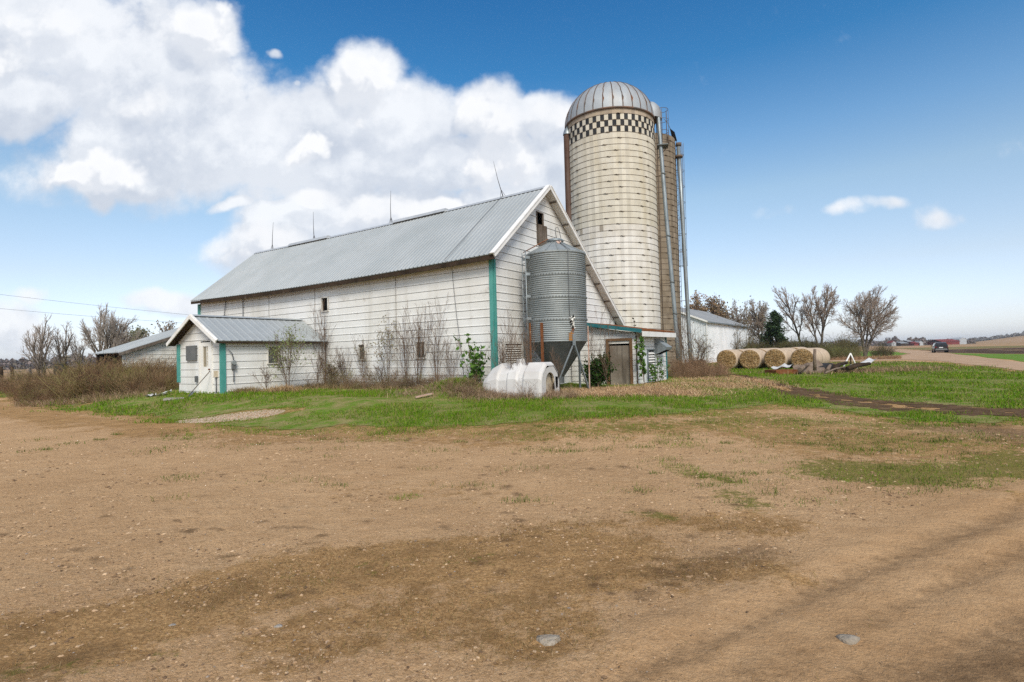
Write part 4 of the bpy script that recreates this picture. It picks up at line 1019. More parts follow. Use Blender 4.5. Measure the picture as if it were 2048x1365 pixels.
far_building('farm_shed', 'white gabled shed among the far farm buildings', 1838, 1847, 682.5, FY, 'far_white', 'grey_roof', gable=True, depth=5)
far_building('red_barn', 'long dark red barn on the horizon behind the suv', 1884, 1920, 679, FY + 30, 'red_wall', 'red_wall', hw=.55, depth=16)
far_building('farm_house', 'pale grey farmhouse right of the long red barn', 1920, 1934, 676, FY + 40, 'far_white', 'far_white', hw=.7, gable=True)
p = foot(1781.5, FY + 20); mb = MB(); hp = dep(1781, 674.5, FY + 20)[2]; mb.lathe(np.array([p[0], p[1], 0]), [(1.0, 0), (1.0, hp * .88), (.7, hp * .97), (.02, hp)], 'far_white', 14); tag(mb.build('farm_silo'), 'thin white silo on the horizon at the left of the farmstead', 'silo')
p = foot(1776, FY + 22); mb = MB(); hp = dep(1776, 675, FY + 22)[2]; mb.lathe(np.array([p[0], p[1], 0]), [(1.6, 0), (1.6, hp * .9), (1.2, hp * .97), (.02, hp)], 'grey_roof', 14); tag(mb.build('farm_silo'), 'grey silo on the horizon just left of the thin white one', 'silo')

# ================================================================== power lines, fence posts at the far left
for (a, b_, lb) in (((-60, 582), (420, 634), 'upper of two thin overhead wires in the sky at the left'), ((-60, 612), (420, 650), 'lower of two thin overhead wires in the sky at the left')):
    pa, pb = dep(a[0], a[1], 58), dep(b_[0], b_[1], 66); mb = MB(); pts = []
    for f in np.linspace(-.6, 1.2, 30): pts.append(pa + (pb - pa) * f + Z3 * (.45 * ((f - .5) ** 2 - .25)))
    mb.tube(pts, .014, 'wire', 5); tag(mb.build('power_line'), lb, 'power line', 'overhead power lines')
fp = [(2, 37, 1.35, .12), (24, 36.5, 1.3, .10), (60, 37.5, 1.25, .09), (-30, 37, 1.3, .1)]
for i, (x, Y, h, r) in enumerate(fp):
    p = foot(x, Y); mb = MB(); mb.tube([p - Z3 * .1, p + Z3 * h * .6 + np.array([.02, 0, 0]), p + Z3 * h], [r, r * .95, r * .85], 'dark_wood' if i < 2 else 'wood_grey', 8)
    tag(mb.build('fence_post'), ['thick dark fence post at the left edge of the photo', 'slim dark fence post second from the left edge', 'grey fence post beside the leftmost bare tree', 'weathered fence post outside the left edge'][i], 'fence post', 'fence posts')
fw_ = [(5, 37), (24, 36.6), (60, 37.4), (-40, 37.0)]
mb = MB(); A_, C_ = foot(-40, 37.0), foot(64, 37.4)
for z in (.25, .5, .75, 1.0, 1.2): mb.tube([A_ + Z3 * z, (A_ + C_) / 2 + Z3 * (z - .02), C_ + Z3 * z], .012, 'wire', 4)
for f in np.linspace(0, 1, 22): q = A_ + (C_ - A_) * f; mb.tube([q + Z3 * .2, q + Z3 * 1.2], .008, 'wire', 4)
tag(mb.build('wire_fence'), 'rusty wire mesh stretched between the fence posts at far left', 'fence')
p = foot(121, 34.5); mb = MB(); mb.box(p + Z3 * .8, (.28, .03, 0), (-.03, .2, 0), (0, 0, .52), 'dark_cloth'); mb.bar(p + Z3 * .0 + np.array([-.2, 0, 0]), p + Z3 * .4 + np.array([-.2, 0, 0]), .08, .08, 'dark_wood', up=D1); mb.bar(p + Z3 * .0 + np.array([.2, 0, 0]), p + Z3 * .4 + np.array([.2, 0, 0]), .08, .08, 'dark_wood', up=D1)
mb.box(p + Z3 * 1.35, (.31, .03, 0), (-.03, .23, 0), (0, 0, .03), 'dark_cloth'); tag(mb.build('mineral_feeder'), 'dark upright feeder box standing in the brush at the left', 'feeder box')
# ================================================================== BRANCHING PLANTS
def tubes_np(P, R, sides=3):
    n, K, _ = P.shape
    D = np.empty_like(P); D[:, 1:-1] = P[:, 2:] - P[:, :-2]; D[:, 0] = P[:, 1] - P[:, 0]; D[:, -1] = P[:, -1] - P[:, -2]
    D /= np.linalg.norm(D, axis=2, keepdims=True) + 1e-9
    T = P[:, -1] - P[:, 0]; ref = np.where(np.abs(T[:, 2:3]) > .8 * np.linalg.norm(T, axis=1, keepdims=True), np.array([[1., .1, 0]]), np.array([[0, 0, 1.]]))
    U = np.cross(D, ref[:, None, :]); U /= np.linalg.norm(U, axis=2, keepdims=True) + 1e-9; Wv = np.cross(D, U)
    an = 2 * PI * np.arange(sides) / sides
    V = P[:, :, None, :] + R[:, :, None, None] * (U[:, :, None, :] * np.cos(an)[None, None, :, None] + Wv[:, :, None, :] * np.sin(an)[None, None, :, None])
    base = (np.arange(n) * K * sides)[:, None, None] + (np.arange(K - 1) * sides)[None, :, None]
    j = np.arange(sides)[None, None, :]; j2 = (j + 1) % sides
    q = np.stack([base + j, base + j2, base + sides + j2, base + sides + j], -1).reshape(-1, 4)
    return V.reshape(-1, 3), q

def grow(rng, base, stems, levels, K=4):
    """stems: list of (dir, length, radius). levels: per level dict(n, ang, len, rad, wob, up, lo). returns list of (P, R, level)"""
    out = []
    todo = [(np.zeros(3), np.asarray(d, float), L, r, 0) for d, L, r in stems]
    while todo:
        p, d, L, r, lv = todo.pop()
        last = lv >= len(levels); cfg = levels[min(lv, len(levels) - 1)]
        d = d / np.linalg.norm(d); pts = [p]; dd = d.copy()
        for k in range(K - 1):
            dd = dd + rng.normal(0, cfg['wob'], 3) + np.array([0, 0, cfg['up']]); dd /= np.linalg.norm(dd)
            pts.append(pts[-1] + dd * L / (K - 1))
        P = np.array(pts); out.append((P, r * np.linspace(1, cfg.get('taper', .5), K), lv))
        if last: continue
        nch = cfg['n'] if isinstance(cfg['n'], int) else rng.integers(cfg['n'][0], cfg['n'][1] + 1)
        ph = rng.random() * 6.28
        for c in range(nch):
            f = cfg['lo'] + (1 - cfg['lo']) * (c + rng.random()) / nch; f = min(f, .999); s = f * (K - 1); i = int(s); q = P[i] + (P[i + 1] - P[i]) * (s - i)
            dl = P[i + 1] - P[i]; dl /= np.linalg.norm(dl); ph += 2.4 + rng.normal(0, .4)
            a = cfg['ang'] * (1 - .45 * f * cfg.get('tipcl', 1)) + rng.normal(0, .1)
            u = np.cross(dl, [.3, .2, 1.]); u /= np.linalg.norm(u) + 1e-9; w = np.cross(dl, u)
            nd_ = dl * math.cos(a) + (u * math.cos(ph) + w * math.sin(ph)) * math.sin(a)
            todo.append((q, nd_, L * cfg['len'] * (1.15 - .45 * f) * (.8 + .4 * rng.random()), r * cfg['rad'], lv + 1))
    return out

def plant(name, label, cat, base, height, width, seed, stems, levels, mats_=('bark', 'twig'), split=1, group=None, K=4, minr=0., buds=None, sides=(6, 3), names=('trunk', 'crown'), lean=(0, 0), one=False, budmat='leaf'):
    rng = np.random.default_rng(seed); br = grow(rng, base, stems, levels, K)
    A_ = np.concatenate([b[0] for b in br]); top = np.quantile(A_[:, 2], .998); wd = max(np.quantile(np.hypot(A_[:, 0], A_[:, 1]), .97), .05)
    sz, sx = height / top, width / 2 / wd; base = np.asarray(base, float)
    o = None
    if not one: o = thing(name, label, cat, tuple(base), group)
    res = []
    for part in (0, 1):
        sel = [b for b in br if (b[2] < split) == (part == 0)]
        if not sel: continue
        P = np.stack([b[0] for b in sel]).copy(); R = np.maximum(np.stack([b[1] for b in sel]), minr)
        k = np.clip(P[:, :, 2:3] * sz / height, 0, 1)
        P[:, :, :2] *= sx; P[:, :, 2] *= sz; P[:, :, 0] += (lean[0] * k[:, :, 0] ** 1.5); P[:, :, 1] += (lean[1] * k[:, :, 0] ** 1.5)
        V, q = tubes_np(P + base, R, sides[part]); res.append((V, q, part))
        if part == 1: tips = P[:, -1] + base; mids = P[:, -2] + base
    if one:
        V = np.concatenate([r[0] for r in res]); off = 0; fs = []; fm = []
        for v, q, pt in res: fs.append(q + off); off += len(v); fm.append(np.full(len(q), pt))
        o = arrmesh(name, V, [np.concatenate(fs)], list(mats_), fmi=np.concatenate(fm)); tag(o, label, cat, group)
    else:
        for v, q, pt in res: c = arrmesh(names[pt], v, [q], [mats_[pt]], parent=o, smooth=(pt == 0)); last = c
    if buds:
        n, size, cols, spread = buds; T = np.concatenate([tips, mids]); idx = rng.integers(0, len(T), n); c = T[idx] + rng.normal(0, spread, (n, 3))
        u = rng.normal(0, 1, (n, 3)); u /= np.linalg.norm(u, axis=1, keepdims=True); w = np.cross(u, rng.normal(0, 1, (n, 3))); w /= np.linalg.norm(w, axis=1, keepdims=True) + 1e-9
        s = size * (.5 + rng.random(n))[:, None]; V = np.stack([c - u * s, c + w * s * .6, c + u * s, c - w * s * .6], 1).reshape(-1, 3); b = np.arange(n) * 4
        cc = np.array(cols)[rng.integers(0, len(cols), n)] * (.75 + .5 * rng.random((n, 1)))
        arrmesh('leaves' if not one else 'leaves', V, [np.stack([b, b + 1, b + 2, b + 3], 1)], [budmat], np.repeat(cc, 4, 0), parent=o)
    return o

def lv(n, ang, ln, rad, wob=.12, up=.05, lo=.3, taper=.5, tipcl=1): return dict(n=n, ang=ang, len=ln, rad=rad, wob=wob, up=up, lo=lo, taper=taper, tipcl=tipcl)
TREE = [lv((8, 10), .80, .52, .50, .05, .02, .34, .30, .7), lv((7, 9), .75, .48, .5, .09, .03, .2, .4), lv((6, 7), .75, .50, .5, .12, .02, .2, .4), lv((4, 5), .8, .52, .55, .15, .01, .2), lv((1, 2), .8, .55, .6, .18, .0, .25)]
up1 = np.array([0, 0, 1.])
GT = 'bare trees along the field edge'
def bigtree(label, x, Y, ytop, wpx, seed, stems=None, levels=TREE, mats_=('bark', 'twig'), buds=None, lean=(0, 0), minr=.0055, group=GT, name='bare_tree', trunk_r=None):
    p = foot(x, Y); hp = dep(x, ytop, Y)[2] - p[2]; w = wpx * Y / F
    plant(name, label, 'tree', p - Z3 * .1, hp, w, seed, stems or [(up1, 6.0, .16)], levels, mats_, split=2, group=group, buds=buds, lean=lean, minr=minr, K=5)
bigtree('round crowned bare tree standing alone at the right end of the tree line', 1730, 74, 573, 104, 3, [(up1 + [-.22, .1, 0], 6.4, .19), (up1 + [.30, -.1, 0], 6.2, .18), (up1 + [.05, .25, 0], 6.6, .15)], [lv((10, 11), .95, .60, .48, .04, .012, .26, .30, .7), lv((8, 9), .72, .48, .5, .08, .03, .18, .35), lv((6, 7), .72, .50, .5, .11, .02, .2, .4), lv((4, 5), .8, .52, .55, .14, .01, .2), lv(1, .8, .55, .6, .18, .0, .25)], lean=(1.6, 0))
bigtree('tall bare tree with forked trunk second from the right of the tree line', 1641, 74, 567, 78, 5, [(up1 + [.16, 0, 0], 6.4, .20), (up1 + [-.32, .1, 0], 6.0, .16)], lean=(.6, 0))
bigtree('slanting bare tree leaning left behind the hay bales', 1608, 77, 570, 66, 8, [(up1 + [-.12, 0, 0], 6.8, .19)], lean=(-2.2, 0))
bigtree('thin bare tree behind the dark evergreen', 1524, 80, 598, 62, 12, [(up1 + [-.16, 0, 0], 6.2, .14), (up1 + [.15, .2, 0], 6.0, .13)], buds=(900, .12, [(.28, .22, .15), (.24, .2, .12)], .2))
bigtree('bare tree rising behind the right end of the white steel shed', 1488, 86, 600, 58, 14, [(up1 + [-.1, 0, 0], 6.0, .16), (up1 + [.3, 0, 0], 5.4, .13)], buds=(700, .13, [(.27, .22, .15), (.25, .22, .12)], .25))
bigtree('budding tan tree behind the white steel shed roof', 1412, 88, 588, 78, 17, [(up1 + [.2, 0, 0], 6.0, .18), (up1 + [-.25, 0, 0], 6.0, .16)], buds=(4200, .16, [(.30, .19, .11), (.36, .25, .15), (.27, .20, .09)], .35))
bigtree('small budding tree between the blower pipe and the tan tree', 1447, 92, 612, 40, 19, [(up1, 5.8, .15)], buds=(1600, .15, [(.33, .27, .16), (.28, .25, .12)], .3))
# evergreen
def evergreen(label, x, Y, ytop, wpx, seed):
    rng = np.random.default_rng(seed); p = foot(x, Y); h = dep(x, ytop, Y)[2] - p[2]; w = wpx * Y / F / 2
    o = thing('cedar_tree', label, 'tree', tuple(p)); mb = MB(); mb.tube([p, p + Z3 * h * .5, p + Z3 * h * .97], [.16, .1, .03], 'bark', 6); mb.build('trunk', o)
    mb = MB(); C_ = []; 
    for k in range(46):
        f = .12 + .86 * (k + rng.random()) / 46; r = w * (1 - f) ** .75 * (.55 + .65 * rng.random()) + .15; a = rng.random() * 6.28
        d = np.array([math.cos(a), math.sin(a), .15]); q0 = p + Z3 * h * f; q1 = q0 + d * r; mb.tube([q0, q1], [.035, .012], 'bark', 4)
        n = int(34 + 60 * r)
        for _ in range(n):
            g = .25 + .8 * rng.random(); C_.append(q0 + d * r * g + rng.normal(0, .16 + .08 * r * g, 3) - Z3 * .05)
    mb.build('branches', o); C_ = np.array(C_); n = len(C_)
    u = rng.normal(0, 1, (n, 3)); u[:, 2] *= .5; u /= np.linalg.norm(u, axis=1, keepdims=True); v = np.cross(u, rng.normal(0, 1, (n, 3))); v /= np.linalg.norm(v, axis=1, keepdims=True)
    s = (.10 + .14 * rng.random(n))[:, None]; V = np.stack([C_ - u * s, C_ + v * s * .45, C_ + u * s * 1.2, C_ - v * s * .45], 1).reshape(-1, 3); b = np.arange(n) * 4
    cc = np.array([[.030, .055, .022], [.045, .075, .03], [.022, .04, .018]])[rng.integers(0, 3, n)]
    arrmesh('foliage', V, [np.stack([b, b + 1, b + 2, b + 3], 1)], ['needles'], np.repeat(cc, 4, 0), parent=o)
evergreen('dark evergreen standing among the bare trees behind the hay bales', 1553, 72, 622, 62, 4)

# left side trees
L3 = [lv((7, 9), .65, .55, .5, .06, .04, .25, .35), lv((5, 7), .7, .5, .5, .10, .03, .25, .4), lv((3, 4), .75, .55, .55, .13, .02, .25), lv((1, 2), .7, .6, .6, .16, .02, .3)]
GL = 'bare trees in the brush at the left'
bigtree('leafless sapling clump with wide bare limbs nearest the left edge', 84, 35, 626, 70, 23, [(up1 + [-.45, 0, 0], 2.6, .07), (up1, 2.8, .08), (up1 + [-.15, .2, 0], 2.6, .06), (up1 + [.3, -.1, 0], 2.3, .05)], L3, ('bark', 'twig_grey'), minr=.004, group=GL)
bigtree('slender twiggy tree behind the dark feeder box', 128, 36, 640, 52, 24, [(up1 + [.12, 0, 0], 2.6, .08), (up1 + [-.25, 0, 0], 2.5, .07)], L3, ('bark', 'twig_grey'), minr=.004, group=GL)
bigtree('thin bare sapling between the feeder box and the big bare tree', 160, 36.5, 662, 36, 25, [(up1 + [-.1, 0, 0], 2.4, .05), (up1 + [.2, 0, 0], 2.2, .045)], L3, ('bark', 'twig_grey'), minr=.004, group=GL)
bigtree('largest bare tree with fan shaped crown behind the old shed', 206, 46, 609, 118, 27, [(up1 + [-.15, 0, 0], 2.8, .16), (up1 + [.25, .1, 0], 2.8, .14), (up1 + [.5, 0, 0], 2.6, .11)], [lv((6, 7), .55, 1.0, .5, .04, .01, .3, .5), lv((9, 10), .5, .45, .5, .06, .015, .2, .35), lv((6, 7), .5, .55, .55, .08, .015, .2), lv((3, 4), .5, .6, .6, .1, .01, .25)], ('bark', 'twig_grey'), minr=.005, group=GL)
bigtree('low bare tree showing above the old shed roof beside the annex', 338, 47, 640, 50, 29, None, L3, ('bark', 'twig_grey'), minr=.005, group=GL, buds=(350, .09, [(.32, .25, .18)], .15))
bigtree('pale green budding tree top showing behind the old shed roof', 287, 66, 656, 70, 31, None, L3, ('bark', 'twig_grey'), minr=.006, group=GL, buds=(2200, .13, [(.22, .24, .13), (.30, .28, .18)], .3))

# saplings and shrubs growing against the barn: (pixel column, a-offset from its wall, top row, width px, stems, label, bud colours)
SP1 = [lv((6, 8), .58, .46, .5, .05, .02, .25, .35), lv((3, 4), .65, .5, .6, .10, .03, .3), lv((1, 2), .65, .5, .6, .12, .03, .3)]
GS = 'saplings and shrubs growing against the barn walls'
GRN = [(.30, .34, .14), (.24, .28, .10)]; PALE = [(.32, .30, .18), (.28, .22, .14)]
def wallplant(x, Y, ytop, wpx, n, spread, seed, label, buds=None, r=.014, name='sapling', group=GS, levels=SP1, cat='sapling'):
    p = foot(x, Y); h = dep(x, ytop, Y)[2] - p[2]; w = 1.25 * wpx * Y / F; rng = np.random.default_rng(seed)
    st = [(up1 + np.array([rng.normal(0, spread), rng.normal(0, spread * .6), 0]), 2.0 * (.6 + .4 * rng.random()), .75 * r * (.7 + .5 * rng.random())) for _ in range(n)]
    plant(name, label, cat, p - Z3 * .05, h, w, seed, st, levels, ('stem', 'stem'), split=1, group=group, K=6, minr=.0028, buds=buds, names=('stems', 'twigs'), sides=(5, 3))
def wy(x, out=.5):   # depth in front of the long wall at column x
    u = (x - 1024) / F; t = (u * (BC[1]) - BC[0]) / (D1[0] - u * D1[1]); p = BC + D1 * t - D2 * out; return p[1]
wallplant(576, 21.6, 648, 62, 12, .22, 41, 'pale green many stemmed shrub in front of the annex side window', (900, .035, GRN, .08), .012, 'shrub', cat='shrub')
wallplant(533, 21.4, 722, 40, 6, .35, 42, 'low bare shrub left of the annex side window', None, .010, 'shrub', cat='shrub')
wallplant(650, wy(650, .5), 590, 56, 5, .13, 43, 'tall bare sapling at the corner where annex meets barn', None, .02)
wallplant(632, wy(640, .8), 668, 30, 6, .2, 44, 'short bare sapling just left of the annex corner', None, .011)
wallplant(690, wy(690, .4), 690, 42, 8, .25, 45, 'low twiggy shrub under the high barn window', None, .010, 'shrub', cat='shrub')
wallplant(728, wy(728, .3), 655, 34, 5, .2, 46, 'vine like stems climbing around the left low barn window', (160, .03, PALE, .05), .009)
wallplant(776, wy(776, .5), 622, 44, 4, .12, 47, 'slim sapling with pale buds midway between the two low barn windows', (420, .035, PALE, .06), .014)
wallplant(812, wy(812, .6), 618, 54, 6, .25, 48, 'spreading bare sapling left of the right low barn window', None, .016)
wallplant(834, wy(834, .8), 596, 60, 7, .22, 49, 'tallest bare sapling in front of the right low barn window', None, .018)
wallplant(872, wy(872, .5), 588, 52, 5, .16, 50, 'bare sapling right of the right low barn window', None, .016)
wallplant(900, wy(900, .5), 668, 34, 5, .3, 51, 'low bare shrub left of the leafy green shoots', None, .010, 'shrub', cat='shrub')
wallplant(664, wy(664, .9), 715, 44, 16, .35, 52, 'bushy olive green shrub at the foot of the barn by the annex', (500, .03, [(.16, .15, .05), (.22, .16, .08)], .06), .008, 'shrub', cat='shrub')
wallplant(765, wy(765, .8), 725, 70, 14, .5, 53, 'low tangled brown shrub under the slim sapling', None, .008, 'shrub', cat='shrub')
wallplant(838, wy(838, 1.0), 740, 90, 20, .6, 54, 'wide low tangle of brown stems below the right low window', None, .008, 'shrub', cat='shrub')
wallplant(1000, 18.8, 640, 36, 4, .15, 55, 'bare sapling crossing the teal barn corner', None, .012)
wallplant(1022, 18.9, 612, 46, 5, .18, 56, 'bare sapling in front of the gable louvre behind the calf hutch', None, .014)
wallplant(1052, 17.1, 632, 44, 4, .16, 57, 'tall bare stem rising in front of the calf hutch', None, .011)
wallplant(1030, 17.2, 655, 36, 3, .16, 571, 'shorter bare stems in front of the calf hutch left half', None, .010)
wallplant(1120, 18.6, 690, 40, 4, .3, 58, 'bare sapling between the calf hutch and the bin brace', None, .011)
wallplant(1195, 21.0, 600, 60, 4, .16, 59, 'bare sapling reaching above the lean-to roof left of its door', None, .018)
wallplant(1215, 20.7, 680, 40, 3, .2, 60, 'thin bare shrub before the plywood door', None, .010, 'shrub', cat='shrub')
wallplant(1395, 33.0, 640, 96, 8, .3, 61, 'large bare spreading bush right of the lean-to before the steel shed', (300, .04, PALE, .08), .022, 'bush', cat='bush', levels=[lv((8, 10), .55, .5, .55, .08, .05, .2, .4), lv((4, 6), .6, .5, .6, .12, .05, .25), lv((2, 3), .6, .5, .6, .15, .05, .3)])
wallplant(1375, 33.5, 600, 70, 5, .25, 62, 'tall bare sapling climbing beside the brown silo pipe', None, .02)
wallplant(1362, 27.5, 735, 60, 22, .5, 63, 'dense brown low shrub at the right end of the lean-to', None, .010, 'shrub', cat='shrub')
# leafy green shoots
def leafy(x, Y, ytop, wpx, n, seed, label, nl, size, cols=((.10, .20, .035), (.07, .15, .03), (.14, .25, .05)), spread=.12, sp=.035):
    p = foot(x, Y); h = dep(x, ytop, Y)[2] - p[2]; w = wpx * Y / F; rng = np.random.default_rng(seed)
    st = [(up1 + np.array([rng.normal(0, spread), rng.normal(0, spread), 0]), 1.6 * (.6 + .4 * rng.random()), .012) for _ in range(n)]
    plant('leafy_shrub', label, 'shrub', p - Z3 * .05, h, w, seed, st, [lv((10, 14), .9, .14, .5, .08, .04, .15, .5)], ('stem', 'stem'), split=1, group=GS, K=7, minr=.005, buds=(nl, size, cols, sp), names=('stems', 'twigs'))
leafy(948, wy(948, .9), 668, 84, 8, 71, 'young shrub with dark green leaf tufts left of the teal barn corner', 420, .075, spread=.35)
leafy(1287, 21.6, 674, 30, 3, 72, 'upright leafy green shoots against the lean-to end wall', 420, .06, spread=.08)
leafy(1313, 22.4, 712, 56, 6, 73, 'low leafy green shrub under the lean-to louvre', 240, .055, spread=.35)
leafy(1188, 21.2, 712, 62, 14, 74, 'dense dark green shrub left of the plywood door', 2600, .05, ((.035, .075, .016), (.05, .10, .022), (.03, .06, .015)), .3, .09)
leafy(1275, 33.6, 636, 12, 1, 75, 'single leafy stem poking above the lean-to roof', 40, .07, ((.06, .06, .04),), .05)

# ================================================================== SKY (world)
SUN_EL, SUN_AZ = math.radians(44), math.radians(172)     # azimuth clockwise from +Y: behind the camera, a little to the right
w = bpy.data.worlds.new('World'); SC.world = w; w.use_nodes = True; nt = w.node_tree; nt.nodes.clear(); LK = nt.links.new
def N(typ, **kw): return nd(nt, typ, **kw)
def MA(op, a, b=None, c=None, clamp=False):
    n = nt.nodes.new('ShaderNodeMath'); n.operation = op; n.use_clamp = clamp
    for i, v in enumerate((a, b, c)):
        if v is None: continue
        if isinstance(v, (int, float)): n.inputs[i].default_value = v
        else: LK(v, n.inputs[i])
    return n.outputs[0]
out = N('ShaderNodeOutputWorld'); bg = N('ShaderNodeBackground'); LK(bg.outputs[0], out.inputs[0])
sky = N('ShaderNodeTexSky', sky_type='NISHITA'); sky.sun_disc = False; sky.sun_elevation = SUN_EL; sky.sun_rotation = SUN_AZ; sky.air_density = 1.0; sky.dust_density = 1.0; sky.ozone_density = 1.6
tc = N('ShaderNodeTexCoord'); sep = N('ShaderNodeSeparateXYZ'); LK(tc.outputs['Generated'], sep.inputs[0])
el = sep.outputs[2]
ramp = N('ShaderNodeValToRGB'); LK(MA('MAXIMUM', el, 0), ramp.inputs[0])
SKYTINT = [(0.0, (1.68, 1.78, 2.35)), (.047, (1.60, 1.55, 1.85)), (.132, (1.62, 1.45, 1.42)), (.257, (1.55, 1.55, 1.42)), (.343, (1.02, 1.37, 1.47)), (.455, (.36, 1.02, 1.36)), (.6, (.22, .85, 1.3)), (1.0, (.22, .7, 1.25))]
cr = ramp.color_ramp
while len(cr.elements) > 1: cr.elements.remove(cr.elements[-1])
cr.elements[0].position = SKYTINT[0][0]; cr.elements[0].color = (*SKYTINT[0][1], 1)
for p_, c_ in SKYTINT[1:]: e_ = cr.elements.new(p_); e_.color = (*c_, 1)
tint = N('ShaderNodeMix', data_type='RGBA', blend_type='MULTIPLY'); tint.inputs[0].default_value = 1; LK(sky.outputs[0], tint.inputs[6]); LK(ramp.outputs[0], tint.inputs[7])
# clouds: blobs in directions of the sky, broken up by fractal noise
CL = [(95, 60, 260, 120, .95), (110, 45, 150, 62, 1.0), (40, 185, 170, 75, .95), (250, 130, 170, 120, .95), (395, 85, 85, 85, 1.0), (330, 200, 200, 110, .95), (330, 280, 240, 110, .96), (240, 350, 140, 60, .95), (205, 350, 110, 52, .97), (190, 395, 34, 38, .85), (520, 270, 200, 115, .95), (620, 250, 170, 105, .95),
      (730, 160, 84, 78, 1.06), (800, 240, 140, 100, .95), (700, 330, 230, 75, .92), (980, 240, 84, 80, 1.06), (1085, 235, 66, 52, 1.02), (1000, 318, 105, 62, .98), (1100, 330, 80, 95, .92), (612, 300, 52, 34, .97), (890, 330, 120, 60, .85), (280, 215, 75, 40, .97), (20, 110, 60, 45, .98),
      (600, 445, 120, 50, .92), (545, 500, 110, 55, 1.0), (740, 435, 105, 46, 1.0), (860, 425, 80, 34, .98), (480, 415, 55, 16, .75), (1010, 400, 120, 45, .85), (640, 410, 70, 26, .97),
      (1545, 430, 42, 22, .36), (1690, 424, 54, 16, .44), (1772, 413, 46, 15, .44), (1868, 445, 50, 27, .52), (340, 605, 90, 32, .75), (70, 590, 36, 22, .6), (20, 655, 110, 60, .66), (540, 97, 16, 10, .5), (585, 150, 14, 12, .55), (700, 395, 260, 60, .7), (330, 330, 330, 90, .7)]
g = bpy.data.node_groups.new('cloud_density', 'ShaderNodeTree')
g.interface.new_socket('Vector', in_out='INPUT', socket_type='NodeSocketVector'); g.interface.new_socket('Density', in_out='OUTPUT', socket_type='NodeSocketFloat')
gi = g.nodes.new('NodeGroupInput'); go = g.nodes.new('NodeGroupOutput'); GL_ = g.links.new
def GM(op, a, b=None, clamp=False):
    n = g.nodes.new('ShaderNodeMath'); n.operation = op; n.use_clamp = clamp
    for i, v in enumerate((a, b)):
        if v is None: continue
        if isinstance(v, (int, float)): n.inputs[i].default_value = v
        else: GL_(v, n.inputs[i])
    return n.outputs[0]
wn = g.nodes.new('ShaderNodeTexNoise'); wn.inputs['Scale'].default_value = 5.5; wn.inputs['Detail'].default_value = 4; GL_(gi.outputs[0], wn.inputs['Vector'])
wv = g.nodes.new('ShaderNodeVectorMath'); wv.operation = 'MULTIPLY_ADD'; GL_(wn.outputs['Color'], wv.inputs[0]); wv.inputs[1].default_value = (.10, .10, 0); wv.inputs[2].default_value = (-.05, -.05, 0)
wa = g.nodes.new('ShaderNodeVectorMath'); wa.operation = 'ADD'; GL_(gi.outputs[0], wa.inputs[0]); GL_(wv.outputs[0], wa.inputs[1])
g.interface.new_socket('Veil', in_out='OUTPUT', socket_type='NodeSocketFloat')
acc = None; soft = None
for x, y, rx, ry, st_ in CL:
    d = ray(x, y); u, v = d[0] / d[1], d[2] / d[1]; ru, rv = rx / F * 1.5, ry / F * 1.5
    mp = g.nodes.new('ShaderNodeVectorMath'); mp.operation = 'MULTIPLY_ADD'; GL_(wa.outputs[0], mp.inputs[0]); mp.inputs[1].default_value = (1 / ru, 1 / rv, 0); mp.inputs[2].default_value = (-u / ru, -v / rv, 0)
    ln = g.nodes.new('ShaderNodeVectorMath'); ln.operation = 'LENGTH'; GL_(mp.outputs[0], ln.inputs[0])
    mr = g.nodes.new('ShaderNodeMapRange'); mr.interpolation_type = 'SMOOTHSTEP'; GL_(ln.outputs['Value'], mr.inputs[0]); mr.inputs[1].default_value = 1.15; mr.inputs[2].default_value = .15; mr.inputs[3].default_value = 0; mr.inputs[4].default_value = st_
    if st_ >= .97: acc = mr.outputs[0] if acc is None else GM('MAXIMUM', acc, mr.outputs[0])
    else: soft = mr.outputs[0] if soft is None else GM('MAXIMUM', soft, mr.outputs[0])
n1 = g.nodes.new('ShaderNodeTexNoise'); n1.inputs['Scale'].default_value = 9; n1.inputs['Detail'].default_value = 6; n1.inputs['Roughness'].default_value = .58; GL_(gi.outputs[0], n1.inputs['Vector'])
vo = g.nodes.new('ShaderNodeTexVoronoi'); vo.feature = 'SMOOTH_F1'; vo.inputs['Scale'].default_value = 17; vo.inputs['Detail'].default_value = 2; vo.inputs['Roughness'].default_value = .55; vo.inputs['Lacunarity'].default_value = 2.3; vo.inputs['Smoothness'].default_value = .35
wb = g.nodes.new('ShaderNodeVectorMath'); wb.operation = 'MULTIPLY_ADD'; GL_(n1.outputs['Color'], wb.inputs[0]); wb.inputs[1].default_value = (.05, .05, 0); GL_(gi.outputs[0], wb.inputs[2]); GL_(wb.outputs[0], vo.inputs['Vector'])
dn = GM('ADD', GM('ADD', acc, GM('MULTIPLY', GM('SUBTRACT', n1.outputs['Fac'], .5), 1.0)), GM('MULTIPLY', GM('SUBTRACT', .62, vo.outputs['Distance']), .60))
GL_(dn, go.inputs[0]); GL_(GM('ADD', GM('MAXIMUM', acc, soft), GM('MULTIPLY', GM('SUBTRACT', n1.outputs['Fac'], .5), 1.15)), go.inputs[1])
ysafe = MA('MAXIMUM', sep.outputs[1], .06)
uv = N('ShaderNodeCombineXYZ'); LK(MA('DIVIDE', sep.outputs[0], ysafe), uv.inputs[0]); LK(MA('DIVIDE', sep.outputs[2], ysafe), uv.inputs[1])
ga = nt.nodes.new('ShaderNodeGroup'); ga.node_tree = g; LK(uv.outputs[0], ga.inputs[0])
sh = N('ShaderNodeVectorMath', operation='ADD'); LK(uv.outputs[0], sh.inputs[0]); sh.inputs[1].default_value = (.012, .034, 0)
gb = nt.nodes.new('ShaderNodeGroup'); gb.node_tree = g; LK(sh.outputs[0], gb.inputs[0])
